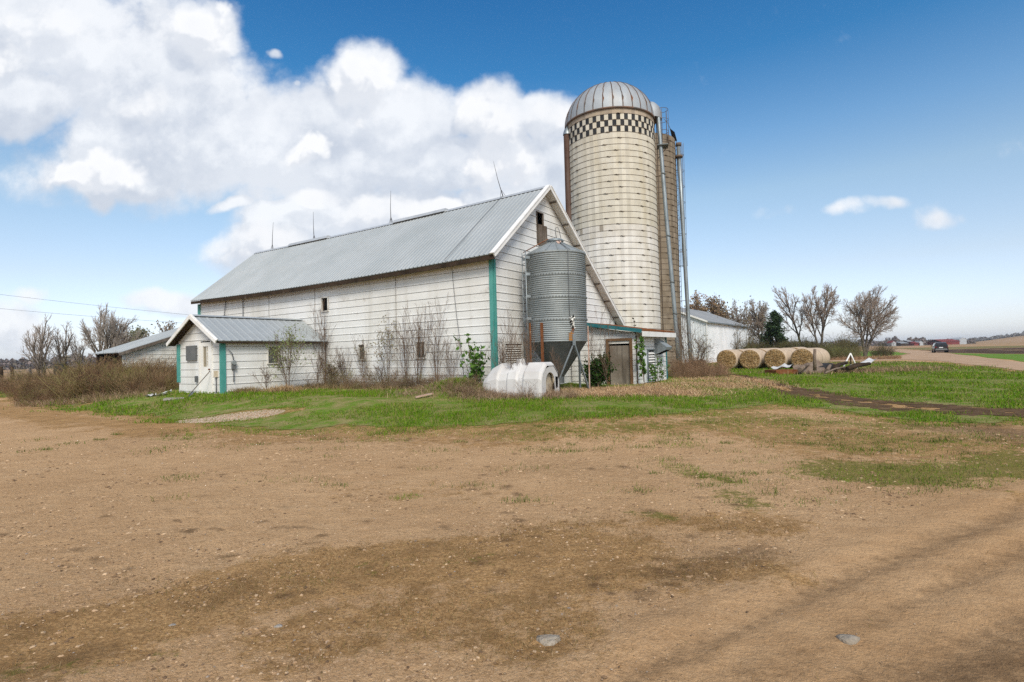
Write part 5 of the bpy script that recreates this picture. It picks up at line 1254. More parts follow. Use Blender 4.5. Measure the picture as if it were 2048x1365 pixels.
nw = N('ShaderNodeTexNoise'); nw.inputs['Scale'].default_value = 3.2; nw.inputs['Detail'].default_value = 2; LK(uv.outputs[0], nw.inputs['Vector'])
wd_ = N('ShaderNodeMapRange', interpolation_type='SMOOTHSTEP'); LK(nw.outputs['Fac'], wd_.inputs[0]); wd_.inputs[1].default_value = .42; wd_.inputs[2].default_value = .62; wd_.inputs[3].default_value = .66; wd_.inputs[4].default_value = 1.2
al_ = N('ShaderNodeMapRange', interpolation_type='SMOOTHSTEP'); LK(ga.outputs[0], al_.inputs[0]); al_.inputs[1].default_value = .26; LK(wd_.outputs[0], al_.inputs[2])
front = N('ShaderNodeMapRange'); LK(sep.outputs[1], front.inputs[0]); front.inputs[1].default_value = .06; front.inputs[2].default_value = .2
# scattered cloud behind the camera
n3 = N('ShaderNodeTexNoise'); n3.inputs['Scale'].default_value = 2.2; n3.inputs['Detail'].default_value = 6; LK(tc.outputs['Generated'], n3.inputs['Vector'])
bk = N('ShaderNodeMapRange', interpolation_type='SMOOTHSTEP'); LK(n3.outputs['Fac'], bk.inputs[0]); bk.inputs[1].default_value = .42; bk.inputs[2].default_value = .62
ninv = MA('SUBTRACT', 1, front.outputs[0])
alpha = MA('ADD', MA('MULTIPLY', al_.outputs[0], front.outputs[0]), MA('MULTIPLY', MA('MULTIPLY', bk.outputs[0], ninv), .8))
alpha = MA('MULTIPLY', alpha, MA('GREATER_THAN', el, -.01))
vl = N('ShaderNodeMapRange', interpolation_type='SMOOTHSTEP'); LK(ga.outputs[1], vl.inputs[0]); vl.inputs[1].default_value = .16; vl.inputs[2].default_value = .66; vl.inputs[4].default_value = .93
veil = MA('MULTIPLY', vl.outputs[0], front.outputs[0])
lit = N('ShaderNodeMapRange', interpolation_type='SMOOTHSTEP'); LK(MA('SUBTRACT', ga.outputs[0], gb.outputs[0]), lit.inputs[0]); lit.inputs[1].default_value = -.12; lit.inputs[2].default_value = .32
thin = N('ShaderNodeMapRange'); LK(ga.outputs[0], thin.inputs[0]); thin.inputs[1].default_value = .5; thin.inputs[2].default_value = 1.2; thin.inputs[3].default_value = 1; thin.inputs[4].default_value = .1
lf_ = MA('MULTIPLY', MA('ADD', MA('MULTIPLY', lit.outputs[0], .75), MA('MULTIPLY', thin.outputs[0], .25)), 1.0, clamp=True)
cc = N('ShaderNodeMix', data_type='RGBA'); LK(lf_, cc.inputs[0]); CK = 1.0
cc.inputs[6].default_value = (6.3, 6.7, 7.4, 1); cc.inputs[7].default_value = (8.8, 8.9, 9.1, 1)
fin = N('ShaderNodeMix', data_type='RGBA'); fv = N('ShaderNodeMix', data_type='RGBA'); LK(veil, fv.inputs[0]); LK(tint.outputs[2], fv.inputs[6]); vn = N('ShaderNodeTexNoise'); vn.inputs['Scale'].default_value = 5.5; vn.inputs['Detail'].default_value = 6; vn.inputs['Roughness'].default_value = .6; LK(uv.outputs[0], vn.inputs['Vector'])
vr = N('ShaderNodeMapRange', interpolation_type='SMOOTHSTEP'); LK(vn.outputs['Fac'], vr.inputs[0]); vr.inputs[1].default_value = .36; vr.inputs[2].default_value = .62
vd = N('ShaderNodeMapRange', interpolation_type='SMOOTHSTEP'); LK(MA('SUBTRACT', ga.outputs[1], gb.outputs[1]), vd.inputs[0]); vd.inputs[1].default_value = -.14; vd.inputs[2].default_value = .20
vc = N('ShaderNodeMix', data_type='RGBA'); LK(MA('ADD', MA('MULTIPLY', vr.outputs[0], .55), MA('MULTIPLY', vd.outputs[0], .5), clamp=True), vc.inputs[0]); vc.inputs[6].default_value = (5.5, 5.95, 6.75, 1); vc.inputs[7].default_value = (8.5, 8.7, 9.0, 1); LK(vc.outputs[2], fv.inputs[7])
LK(alpha, fin.inputs[0]); LK(fv.outputs[2], fin.inputs[6]); LK(cc.outputs[2], fin.inputs[7])
LK(fin.outputs[2], bg.inputs[0]); bg.inputs[1].default_value = .09
w.cycles.sampling_method = 'MANUAL'; w.cycles.sample_map_resolution = 512
sun = bpy.data.lights.new('sun', 'SUN'); sun.energy = 3.1; sun.angle = math.radians(22); sun.color = (1, .93, .82)
so = bpy.data.objects.new('sun', sun); COL.objects.link(so)
sd = Vector((math.sin(SUN_AZ) * math.cos(SUN_EL), math.cos(SUN_AZ) * math.cos(SUN_EL), math.sin(SUN_EL)))
so.rotation_euler = (-sd).to_track_quat('-Z', 'Y').to_euler(); so.location = (0, -20, 40)
SC.view_settings.view_transform = 'Standard'; SC.view_settings.look = 'None'; SC.view_settings.exposure = .35; SC.view_settings.gamma = 1
SC.render.engine = 'CYCLES'; SC.cycles.max_bounces = 4; SC.cycles.diffuse_bounces = 3; SC.cycles.use_denoising = False; SC.cycles.caustics_reflective = False; SC.cycles.caustics_refractive = False
# ================================================================== GROUND
def poly_sd(X, Y, poly):
    """signed distance to a polygon (positive inside)"""
    P = np.asarray(poly, float); n = len(P); d = np.full(X.shape, 1e9); ins = np.zeros(X.shape, bool)
    for i in range(n):
        a, b = P[i], P[(i + 1) % n]; e = b - a; wx, wy_ = X - a[0], Y - a[1]
        t = np.clip((wx * e[0] + wy_ * e[1]) / (e @ e + 1e-12), 0, 1)
        d = np.minimum(d, (wx - e[0] * t) ** 2 + (wy_ - e[1] * t) ** 2)
        c = ((a[1] <= Y) & (b[1] > Y)) | ((b[1] <= Y) & (a[1] > Y))
        xi = a[0] + (Y - a[1]) / (b[1] - a[1] if abs(b[1] - a[1]) > 1e-12 else 1e-12) * e[0]
        ins ^= c & (X < xi)
    return np.where(ins, 1, -1) * np.sqrt(d)
def line_d(X, Y, pts):
    d = np.full(X.shape, 1e9)
    for a, b in zip(pts[:-1], pts[1:]):
        e = b - a; wx, wy_ = X - a[0], Y - a[1]; t = np.clip((wx * e[0] + wy_ * e[1]) / (e @ e + 1e-12), 0, 1)
        d = np.minimum(d, np.hypot(wx - e[0] * t, wy_ - e[1] * t))
    return d
def pxs(L): return np.array([at(x, y)[:2] for x, y in L])

LAWN_F = [(-120, 786), (-20, 786), (30, 797), (130, 810), (300, 832), (430, 852), (560, 858), (720, 855), (850, 852), (1000, 846), (1150, 838), (1300, 832), (1450, 818), (1545, 812), (1700, 826), (1850, 842), (1970, 846), (2048, 838), (2200, 836)]
LAWN_B = [(2300, 768), (2048, 747), (1960, 735), (1870, 725.5), (1810, 723), (1740, 724), (1650, 725)]
lawn_poly = np.concatenate([pxs(LAWN_F), pxs(LAWN_B), np.array([[20., 62], [7, 60], [-20, 48], [-45, 42], [-52, 38]])])
TRK = pxs([(1430, 746), (1490, 757), (1560, 776), (1650, 795), (1750, 808), (1850, 817), (1950, 823), (2048, 827), (2250, 838)])
gravel_c = at(462, 836)[:2]
def track_d(X, Y): return line_d(X, Y, TRK)
def lawn_val(X, Y):
    """>0 where grass grows"""
    sd = poly_sd(X, Y, lawn_poly); r = np.hypot(X, Y)
    v = sd + 1.5 * (fbm(X / 1.3 + 3, Y / 1.3, 5) - .5) * np.clip(r / 14, .5, 2)
    q = np.hypot((X - gravel_c[0]) / 1.55, (Y - gravel_c[1]) / .75); v = np.minimum(v, (q - 1) * 1.0 + .7 * (fbm(X * 1.7, Y * 1.7, 4) - .5))
    td = track_d(X, Y); v = np.minimum(v, (td - .75) * .8 + .5 * (fbm(X * 1.2, Y * 1.2, 4) - .5))
    return v

th_f = np.linspace(-1.25, 1.25, 560); th_b = np.linspace(1.25, 2 * PI - 1.25, 60)[1:-1]
TH_ = np.concatenate([th_f, th_b]); RR = np.concatenate([[0.0], np.geomspace(.6, 130, 330), np.geomspace(140, 2050, 40)])
T2, R2 = np.meshgrid(TH_, RR); X = R2 * np.sin(T2); Y = R2 * np.cos(T2); Zg = hgt(X, Y)
dist = np.hypot(X, Y)
# a long low rise on the horizon at the right
U_ = np.where(Y > 1, X / np.maximum(Y, 1), -9)
Zg = Zg + 9.5 * S(470, 720, Y) * S(.80, .98, U_) 
# masks: R straw / dead grass, G green tinge, B dark damp dirt and painted shade, A far tan field
straw = np.zeros_like(X); green = np.zeros_like(X); dark = np.zeros_like(X)
nz1 = fbm(X / 1.1, Y / 1.1, 5); nz2 = fbm(X / .35 + 9, Y / .35, 4); nz3 = fbm(X / 3.1 + 40, Y / 3.1, 4)
def band(arr, pts, wid, amt, soft=.6, nz=None):
    d = line_d(X, Y, pxs(pts)); k = 1 - S(wid * (1 - soft), wid * (1 + soft * .6), d + (0 if nz is None else (nz - .5) * wid * 1.6))
    np.maximum(arr, k * amt, out=arr)
band(straw, [(-300, 1330), (0, 1290), (350, 1215), (620, 1140), (900, 1110), (1060, 1090), (1250, 1090)], .62, 1.0, .7, nz1)
band(straw, [(600, 1270), (800, 1230), (950, 1210), (1080, 1260)], .45, .75, .8, nz1)
band(straw, [(1040, 1150), (1250, 1150), (1400, 1145), (1530, 1140)], .38, .8, .8, nz1)
band(straw, [(1050, 1065), (1300, 1045), (1550, 1053)], .40, .7, .8, nz1)
band(straw, [(-60, 812), (60, 828), (200, 846), (350, 858)], 1.3, .9, .8, nz1)
band(straw, [(500, 868), (800, 866), (1000, 868), (1300, 858)], 1.5, .75, .9, nz1)
band(straw, [(1480, 850), (1700, 870), (1950, 900), (2048, 905)], 3.0, .8, .9, nz1)
band(straw, [(700, 985), (900, 985)], .8, .4, .9, nz1)
band(green, [(-40, 1345), (200, 1335), (340, 1305)], .16, .55, .8, nz2)
band(green, [(560, 1170), (820, 1130), (950, 1120)], .3, .35, .8, nz2)
band(green, [(1680, 940), (1850, 948), (1980, 935), (2060, 915)], .75, 1.0, .7, nz1)
band(green, [(1350, 938), (1450, 960)], .35, .8, .9, nz1)
band(green, [(1260, 1025), (1340, 1035)], .22, .8, .9, nz1)
band(green, [(1460, 985), (1500, 1008)], .25, .7, .9, nz1)
band(green, [(1560, 848), (1680, 880), (1900, 880), (2048, 888)], 1.6, .55, .9, nz1)
band(green, [(1100, 858), (1300, 850), (1500, 835), (1800, 852)], 1.3, .7, .9, nz1)
band(dark, [(1340, 1150), (1440, 1125), (1530, 1105)], .25, .7, .9, nz2)
band(dark, [(1000, 870), (700, 885), (300, 880)], 1.5, .35, .9, nz1)
band(dark, [(1980, 862), (2100, 870)], 1.4, .9, .9, nz1)  # shade at the right edge, painted as a darker ground tone
band(dark, [(1080, 925), (1260, 938)], .8, .35, .9, nz1)
for pts in ([(1180, 1400), (1600, 1200), (1900, 1070), (2120, 985)], [(1420, 1400), (1750, 1240), (2000, 1120), (2150, 1060)], [(1650, 1400), (1900, 1290), (2100, 1190)]):
    band(dark, pts, .16, .5, .9, nz1)      # wheel ruts of the drive, damp and packed
band(dark, [(1850, 1420), (2000, 1330), (2150, 1240)], .45, .75, .9, nz1)  # soft shade of the near right corner, painted into the ground colour
band(dark, [(-50, 1360), (120, 1330)], .3, .5, .9, nz1)  # the same painted shade in the near left corner
for k in range(150):    # hoof marks and damp spots
    x_, y_ = RNG.uniform(0, 1500), RNG.uniform(880, 1200); p = at(x_, y_); s = RNG.uniform(.012, .05) * (1 + p[1] / 12)
    m_ = (np.abs(X - p[0]) < 6 * s) & (np.abs(Y - p[1]) < 4 * s); 
    dark[m_] = np.maximum(dark[m_], (.9 * np.exp(-((X[m_] - p[0]) / (1.8 * s)) ** 2 - ((Y[m_] - p[1]) / s) ** 2 + 1.2 * (nz2[m_] - .5))))
Zg = Zg + .018 * (fbm(X / .22, Y / .22, 3) - .5) * (1 - S(11, 15, dist))
for pts in ([(1180, 1400), (1600, 1200), (1900, 1070), (2120, 985)], [(1420, 1400), (1750, 1240), (2000, 1120), (2150, 1060)], [(1650, 1400), (1900, 1290), (2100, 1190)]):
    d_ = line_d(X, Y, pxs(pts)) + .10 * (fbm(X * 2, Y * 2, 3) - .5); Zg = Zg - .022 * np.exp(-(d_ / .14) ** 2) + .012 * np.exp(-((d_ - .3) / .1) ** 2)
lv_ = lawn_val(X, Y); straw = np.maximum(straw, S(-2.2, .2, lv_) * .85 * (dist < 60)); green = np.maximum(green, S(-1.1, .5, lv_) * .9 * (dist < 75))
far = S(70, 110, dist)
V = np.stack([X, Y, Zg], -1).reshape(-1, 3); nr_, nt_ = X.shape
i, j = np.meshgrid(np.arange(nr_ - 1), np.arange(nt_), indexing='ij'); j2 = (j + 1) % nt_
Fq = np.stack([i * nt_ + j, (i + 1) * nt_ + j, (i + 1) * nt_ + j2, i * nt_ + j2], -1).reshape(-1, 4)[:, ::-1]
drive_poly = pxs([(1080, 1420), (1220, 1290), (1420, 1190), (1560, 1130), (1700, 1040), (1850, 985), (2048, 935), (2400, 880), (2700, 1100), (2300, 1500)])
def drive(X, Y): return S(-.35, .5, poly_sd(X, Y, drive_poly) + .5 * (fbm(X / .9, Y / .9, 4) - .5))
packed = drive(X, Y)
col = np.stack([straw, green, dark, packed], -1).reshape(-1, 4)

def ground_material():
    M = bpy.data.materials.new('ground'); M.use_nodes = True; nt = M.node_tree; nt.nodes.clear(); L = nt.links.new
    out = nd(nt, 'ShaderNodeOutputMaterial'); bs = nd(nt, 'ShaderNodeBsdfPrincipled'); bs.inputs['Roughness'].default_value = .95; bs.inputs['Specular IOR Level'].default_value = .02
    L(bs.outputs[0], out.inputs[0]); tc = nd(nt, 'ShaderNodeTexCoord'); at_ = nd(nt, 'ShaderNodeAttribute', attribute_name='Col'); sp = nd(nt, 'ShaderNodeSeparateColor'); L(at_.outputs['Color'], sp.inputs[0])
    def noise(scale, detail=5, rough=.6, stretch=None):
        n = nd(nt, 'ShaderNodeTexNoise'); n.inputs['Scale'].default_value = scale; n.inputs['Detail'].default_value = detail; n.inputs['Roughness'].default_value = rough
        if stretch:
            mp = nd(nt, 'ShaderNodeMapping'); mp.inputs['Rotation'].default_value = (0, 0, stretch[0]); mp.inputs['Scale'].default_value = stretch[1]; L(tc.outputs['Object'], mp.inputs[0]); L(mp.outputs[0], n.inputs['Vector'])
        else: L(tc.outputs['Object'], n.inputs['Vector'])
        return n.outputs['Fac']
    def mr(v, a, b, c=0., d=1.):
        n = nd(nt, 'ShaderNodeMapRange'); L(v, n.inputs[0]); n.inputs[1].default_value = a; n.inputs[2].default_value = b; n.inputs[3].default_value = c; n.inputs[4].default_value = d; return n.outputs[0]
    def mix(f, a, b, bt='MIX'):
        n = nd(nt, 'ShaderNodeMix', data_type='RGBA', blend_type=bt)
        for k, v in ((0, f), (6, a), (7, b)):
            if isinstance(v, (int, float)): n.inputs[k].default_value = v
            elif isinstance(v, tuple): n.inputs[k].default_value = (*v, 1)
            else: L(v, n.inputs[k])
        return n.outputs[2]
    def math_(op, a, b, cl=True):
        n = nd(nt, 'ShaderNodeMath', operation=op); n.use_clamp = cl
        for k, v in enumerate((a, b)):
            if isinstance(v, (int, float)): n.inputs[k].default_value = v
            else: L(v, n.inputs[k])
        return n.outputs[0]
    c = mix(mr(noise(.55, 5), .36, .66), (.47, .305, .175), (.60, .41, .25))
    c = mix(mr(noise(2.3, 6, .65, (-.45, (1, 2.2, 1))), .40, .68, 0, .5), c, (.31, .185, .098))
    cb = c
    c = mix(mr(noise(14, 5, .7), .35, .70, 0, .5), c, (.55, .385, .245))
    c = mix(mr(noise(27, 3, .7), .55, .62, 0, .50), c, (.22, .14, .08)); c = mix(mr(noise(33, 3, .7), .57, .63, 0, .45), c, (.70, .50, .33))
    c = mix(mr(noise(60, 4, .75), .46, .72, 0, .55), c, (.24, .155, .088))
    c = mix(mr(noise(7, 6, .8), .55, .63, 0, .38), c, (.28, .175, .095))
    c = mix(mr(noise(1.6, 6, .72, (.3, (.5, 1.6, 1))), .55, .70, 0, .5), c, (.50, .36, .235))
    # little stones of the gravel
    vo = nd(nt, 'ShaderNodeTexVoronoi'); vo.inputs['Scale'].default_value = 62; L(tc.outputs['Object'], vo.inputs['Vector'])
    vs = nd(nt, 'ShaderNodeSeparateColor'); L(vo.outputs['Color'], vs.inputs[0])
    c = mix(math_('MULTIPLY', mr(vs.outputs[0], .62, .66), mr(vo.outputs['Distance'], .42, .25, 0, .75)), c, mix(vs.outputs[1], (.62, .47, .33), (.30, .20, .13)))
    c = mix(math_('MULTIPLY', at_.outputs['Alpha'], .62), c, mix(mr(noise(.8, 4, .6, (.62, (.35, 2.2, 1))), .4, .62, 0, .4), cb, (.42, .27, .155)))
    nb = noise(5, 5, .75); nf = noise(34, 4, .75)
    sm = mr(math_('ADD', sp.outputs[0], math_('MULTIPLY', math_('SUBTRACT', nb, .5, False), 2.4, False), False), .38, .72)
    st = mix(mr(nf, .36, .64), (.20, .11, .045), (.52, .335, .165)); st = mix(mr(noise(2.1, 6, .7), .45, .66, 0, .8), st, (.15, .085, .032))
    c = mix(math_('MULTIPLY', sm, .78), c, st)
    gm = mr(math_('ADD', sp.outputs[1], math_('MULTIPLY', math_('SUBTRACT', noise(6, 6, .8), .5, False), 3.2, False), False), .52, .80)
    gr = mix(mr(nf, .35, .65), (.085, .105, .022), (.22, .20, .055))
    c = mix(math_('MULTIPLY', gm, .8), c, gr)
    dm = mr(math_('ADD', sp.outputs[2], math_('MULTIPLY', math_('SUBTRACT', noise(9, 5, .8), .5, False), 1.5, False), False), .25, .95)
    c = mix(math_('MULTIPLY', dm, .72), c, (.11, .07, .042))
    geo = nd(nt, 'ShaderNodeVectorMath', operation='LENGTH'); L(tc.outputs['Object'], geo.inputs[0])
    fm = mr(geo.outputs['Value'], 75, 115)
    c = mix(fm, c, mix(mr(noise(.012, 4), .4, .6), (.37, .25, .16), (.31, .22, .135)))
    c = mix(1., c, (1.02, .945, .82), 'MULTIPLY')
    L(c, bs.inputs['Base Color'])
    hb = math_('ADD', math_('MULTIPLY', noise(38, 5, .8), .7, False), math_('MULTIPLY', noise(7, 7, .72), 1.6, False), False)
    bp = nd(nt, 'ShaderNodeBump'); bp.inputs['Strength'].default_value = .8; bp.inputs['Distance'].default_value = .035; L(hb, bp.inputs['Height']); L(bp.outputs[0], bs.inputs['Normal'])
    MATS['ground'] = M
ground_material()
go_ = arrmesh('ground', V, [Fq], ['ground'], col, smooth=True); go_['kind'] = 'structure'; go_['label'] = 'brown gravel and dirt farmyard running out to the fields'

# simple sheet materials
mat('turf', (.17, .18, .045), (.27, .215, .095), rough=1., scale=2.3, detail=9, bump=.9, bscale=16, spot=((.115, .185, .022), 1.6, .47, .60), amt=(.38, .62))
mat('mud', (.075, .044, .024), (.135, .083, .045), rough=.95, scale=2.2, detail=9, bump=1., bscale=9, spot=((.18, .115, .06), 1.6, .55, .68))
mat('road_gravel', (.46, .31, .20), (.38, .25, .155), rough=.95, scale=.5, spot=((.22, .15, .095), .35, .55, .72))
mat('plowed', (.062, .036, .024), (.095, .058, .04), rough=1., scale=.25, spot=((.12, .085, .055), .12, .55, .7))
mat('field_green', (.10, .19, .022), (.145, .215, .038), rough=1., scale=.35, spot=((.16, .16, .06), .2, .58, .75))
mat('olive', (.16, .14, .05), (.21, .165, .075), rough=1., scale=.08)
mat('hill_field', (.17, .115, .085), (.20, .14, .10), rough=1., scale=.02)

def sheet(name, keep, lift, mname, label, rmax=130., nth=700, nr=420, th=(-1.1, 1.1), rmin=6., use=hgt):
    T, R = np.meshgrid(np.linspace(th[0], th[1], nth), np.geomspace(rmin, rmax, nr)); X = R * np.sin(T); Y = R * np.cos(T)
    val = keep(X, Y); ok = val > 0; Zs = use(X, Y) + lift
    cell = ok[:-1, :-1] & ok[1:, :-1] & ok[1:, 1:] & ok[:-1, 1:]
    i, j = np.nonzero(cell); q = np.stack([i * nth + j, i * nth + j + 1, (i + 1) * nth + j + 1, (i + 1) * nth + j], 1)
    us, inv = np.unique(q.ravel(), return_inverse=True); V = np.stack([X.ravel(), Y.ravel(), Zs.ravel()], 1)[us]
    o = arrmesh(name, V, [inv.reshape(-1, 4)], [mname], smooth=True); o['kind'] = 'structure'; o['label'] = label; return o
def lawn_keep(X, Y): return lawn_val(X, Y) - .10
sheet('lawn', lawn_keep, .008, 'turf', 'green grass around the barn and beyond the muddy track', rmax=95)
def trk_keep(X, Y):
    d = track_d(X, Y) + 1.1 * (fbm(X * 1.6 + 5, Y * 1.6, 5) - .5)
    return np.where(np.hypot(X, Y) < 30, np.maximum(.50 - np.abs(d - .55), .10 - np.abs(d)), .34 - np.abs(d - .5)) + .5 * (fbm(X * 4, Y * 4, 3) - .5)
sheet('dirt_track', trk_keep, .014, 'mud', 'dark rutted mud track curving across the grass', rmax=75, use=lambda x, y: hgt(x, y) - .004)
road_poly = pxs([(2400, 800), (2200, 768), (2048, 744), (1960, 732), (1870, 722.5), (1812, 720), (1740, 721.5), (1660, 724), (1655, 721), (1735, 716.5), (1795, 712.5), (1822, 708.5), (1800, 704.5), (1764, 701.2), (1700, 700.2), (1700, 698.6), (1766, 698.2), (1800, 699.2), (1850, 702.2), (1900, 707.3), (1960, 715), (2048, 725.5), (2200, 742), (2400, 768)])
sheet('gravel_road', lambda X, Y: poly_sd(X, Y, road_poly) + .8 * (fbm(X / 2, Y / 2, 4) - .5), .02, 'road_gravel', 'pale gravel road running away to the horizon at the right', rmax=210, rmin=25, th=(.35, 1.1), nth=900, nr=500)
def px_sheet(name, pts, lift, m, label, noise=1.0, rmax=700, rmin=30, th=(.3, 1.15)):
    P = pxs(pts); return sheet(name, lambda X, Y: poly_sd(X, Y, P) + noise * (fbm(X / 6, Y / 6, 3) - .5), lift, m, label, rmax=rmax, rmin=rmin, th=th, nth=500, nr=420)
px_sheet('field_grass', [(1890, 706.5), (1960, 714), (2048, 724.5), (2200, 741), (2400, 766), (2600, 706), (2300, 706), (2048, 709), (1960, 707.8)], .012, 'field_green', 'bright green grass strip beyond the gravel road', 1.0, 130, 30)
px_sheet('plowed_field', [(1840, 701.2), (1890, 706), (1960, 707.3), (2048, 708.3), (2300, 705.5), (2600, 704), (2600, 690), (2300, 692.5), (2048, 695.8), (1960, 698.2), (1880, 700.2)], .016, 'plowed', 'dark plowed soil strip in the field at the right', 1.2, 260, 50)
px_sheet('field_verge', [(1790, 697.2), (1840, 700.6), (1880, 699.8), (1960, 697.8), (2048, 695.4), (2300, 692.2), (2600, 689.5), (2600, 686), (2300, 688.2), (2048, 691.6), (1960, 693.2), (1880, 694.8), (1820, 696.2)], .012, 'olive', 'narrow olive grass verge behind the plowed strip', 1.5, 420, 80)
px_sheet('roadside_grass', [(1655, 720.3), (1735, 715.8), (1793, 712), (1818, 708.3), (1795, 705), (1762, 702), (1700, 701.6), (1640, 705), (1560, 712), (1560, 720)], .012, 'field_green', 'small green patch of grass inside the bend of the road', 1.0, 170, 40, (.2, .9))

# ================================================================== GRASS, STRAW, WEEDS (stuff)
def scatter(n, poly_or_box, keep, dens=None):
    x0, x1, y0, y1 = poly_or_box; X = RNG.uniform(x0, x1, n); Y = RNG.uniform(y0, y1, n); k = keep(X, Y); return X[k], Y[k]
def lay(name, X, Y, h, w, cols, lean, label, m='grass', lift=-.01, colj=.3, kind='stuff'):
    n = len(X); P = np.stack([X, Y, hgt(X, Y) + lift], 1); c = np.asarray(cols)[RNG.integers(0, len(cols), n)] * (1 - colj / 2 + colj * RNG.random((n, 1)))
    o = blades(name, P, h, w, c, lean, m); o['kind'] = kind; o['label'] = label; return o
GC = [(.135, .27, .008), (.11, .225, .008), (.18, .30, .014), (.22, .27, .035), (.085, .175, .008), (.30, .24, .085)]
DC = [(.36, .25, .13), (.30, .19, .09), (.42, .32, .19), (.24, .15, .08)]
def polar_scatter(n, r0, r1, t0, t1, p=1.0):
    """points dense near the camera, thinner far away, about even in the picture"""
    r = r0 * (r1 / r0) ** RNG.random(n) ; t = RNG.uniform(t0, t1, n); return r * np.sin(t), r * np.cos(t)
def patchy(X, Y): return fbm(X / 1.6 + 31, Y / 1.6 + 7, 4)
X1, Y1 = polar_scatter(460000, 11.5, 62, -.80, .86); v = lawn_val(X1, Y1); pt = patchy(X1, Y1)
inside_bld = ((X1 - BC[0]) * D1[0] + (Y1 - BC[1]) * D1[1] > 0) & ((X1 - BC[0]) * D2[0] + (Y1 - BC[1]) * D2[1] > .1) & ((X1 - BC[0]) * D2[0] + (Y1 - BC[1]) * D2[1] < 10)
pf = fbm(X1 * 2.1 + 11, Y1 * 2.1, 4); big = (X1 > 8) & (v > .8)
k = (track_d(X1, Y1) > .25 + .75 * RNG.random(len(X1))) & (v + 2.6 * (pf - .5) > -.55 + 1.3 * RNG.random(len(X1)) ** 1.6) & ~inside_bld & np.where(big, pf > .16 + .16 * RNG.random(len(X1)), .5 * pt + .5 * pf > .35 + .14 * RNG.random(len(X1)))
X1, Y1, pt1 = X1[k], Y1[k], pt[k]; r = np.hypot(X1, Y1)
hh = (.035 + .085 * RNG.random(len(X1)) ** 1.5) * (.5 + 1.2 * S(.35, .62, pt1)) * np.where(X1 > 9, 1.15, 1.0)
lay('grass', X1, Y1, hh, np.maximum(.008, r * .00075), GC, 1.5, 'green grass blades of the lawn around the barn')
# sparse tufts on the yard
X2, Y2 = polar_scatter(280000, 2.2, 22, -.75, .85)
gv = np.zeros(len(X2))
for pts, wd in (([(1640, 940), (1850, 948), (1990, 935), (2060, 915)], .8), ([(1350, 938), (1450, 960)], .35), ([(1260, 1025), (1340, 1035)], .2), ([(1460, 985), (1500, 1008)], .22), ([(1560, 848), (1680, 880), (1900, 880), (2048, 888)], 1.6), ([(1100, 858), (1300, 850), (1500, 835), (1800, 852)], 1.3), ([(400, 868), (700, 868), (1000, 862)], 1.0), ([(300, 1330), (340, 1318), (350, 1310)], .045), ([(780, 1180), (850, 1170)], .06), ([(800, 996), (825, 994)], .12), ([(1120, 870), (1300, 880)], .9)):
    gv = np.maximum(gv, 1 - line_d(X2, Y2, pxs(pts)) / wd)
k = (gv > 0) & (fbm(X2 * 1.4 + 3, Y2 * 1.4, 4) > .62 - .26 * gv + .10 * RNG.random(len(X2))); X2, Y2 = X2[k], Y2[k]; r = np.hypot(X2, Y2)
lay('grass_tufts', X2, Y2, .025 + .045 * RNG.random(len(X2)), np.maximum(.004, r * .0005), GC + [(.19, .19, .06), (.17, .15, .06)], .9, 'small green tufts scattered over the gravel yard')
# separate weedy tufts standing in the worn ground
cx, cy = [], []
for n_, xa, xb, ya, yb in ((95, 1050, 2040, 842, 905), (40, 1250, 1950, 905, 1010), (30, 60, 1050, 862, 905), (14, 300, 1100, 905, 1010)):
    for _ in range(n_):
        p = at(RNG.uniform(xa, xb), RNG.uniform(ya, yb)); q = int(RNG.uniform(18, 75)); s = RNG.uniform(.04, .16); cx.append(p[0] + RNG.normal(0, s * 1.6, q)); cy.append(p[1] + RNG.normal(0, s, q))
cx, cy = np.concatenate(cx), np.concatenate(cy); rc = np.hypot(cx, cy)
lay('weed_tufts', cx, cy, .03 + .06 * RNG.random(len(cx)), np.maximum(.006, rc * .0007), [(.085, .15, .012), (.12, .20, .016), (.07, .11, .015), (.19, .19, .06), (.30, .22, .10)], 1.3, 'separate dark green weed tufts dotted over the worn dirt')
# flat straw bits and dead grass on the yard
X3, Y3 = polar_scatter(120000, 2.0, 17, -.78, .80); m3 = np.zeros(len(X3))
for pts, wd in (([(-300, 1330), (0, 1290), (350, 1215), (620, 1140), (900, 1110), (1060, 1090), (1250, 1090)], .8), ([(600, 1270), (800, 1230), (950, 1210), (1080, 1260)], .6), ([(1040, 1150), (1250, 1150), (1530, 1140)], .5), ([(1050, 1065), (1300, 1045), (1550, 1053)], .5)):
    m3 = np.maximum(m3, 1 - line_d(X3, Y3, pxs(pts)) / wd)
k = RNG.random(len(X3)) < np.clip(m3 * 1.1, .015, 1) * (.3 + .9 * S(.35, .6, fbm(X3 * 1.5, Y3 * 1.5, 3))); X3, Y3 = X3[k], Y3[k]; r3 = np.hypot(X3, Y3)
lay('dead_grass', X3, Y3, .022 + .045 * RNG.random(len(X3)), np.maximum(.0022, r3 * .00055), [(.22, .12, .045), (.30, .18, .075), (.40, .28, .15), (.15, .085, .035), (.16, .13, .04)], 2.6, 'flattened brown dead grass in the foreground', 'straw')
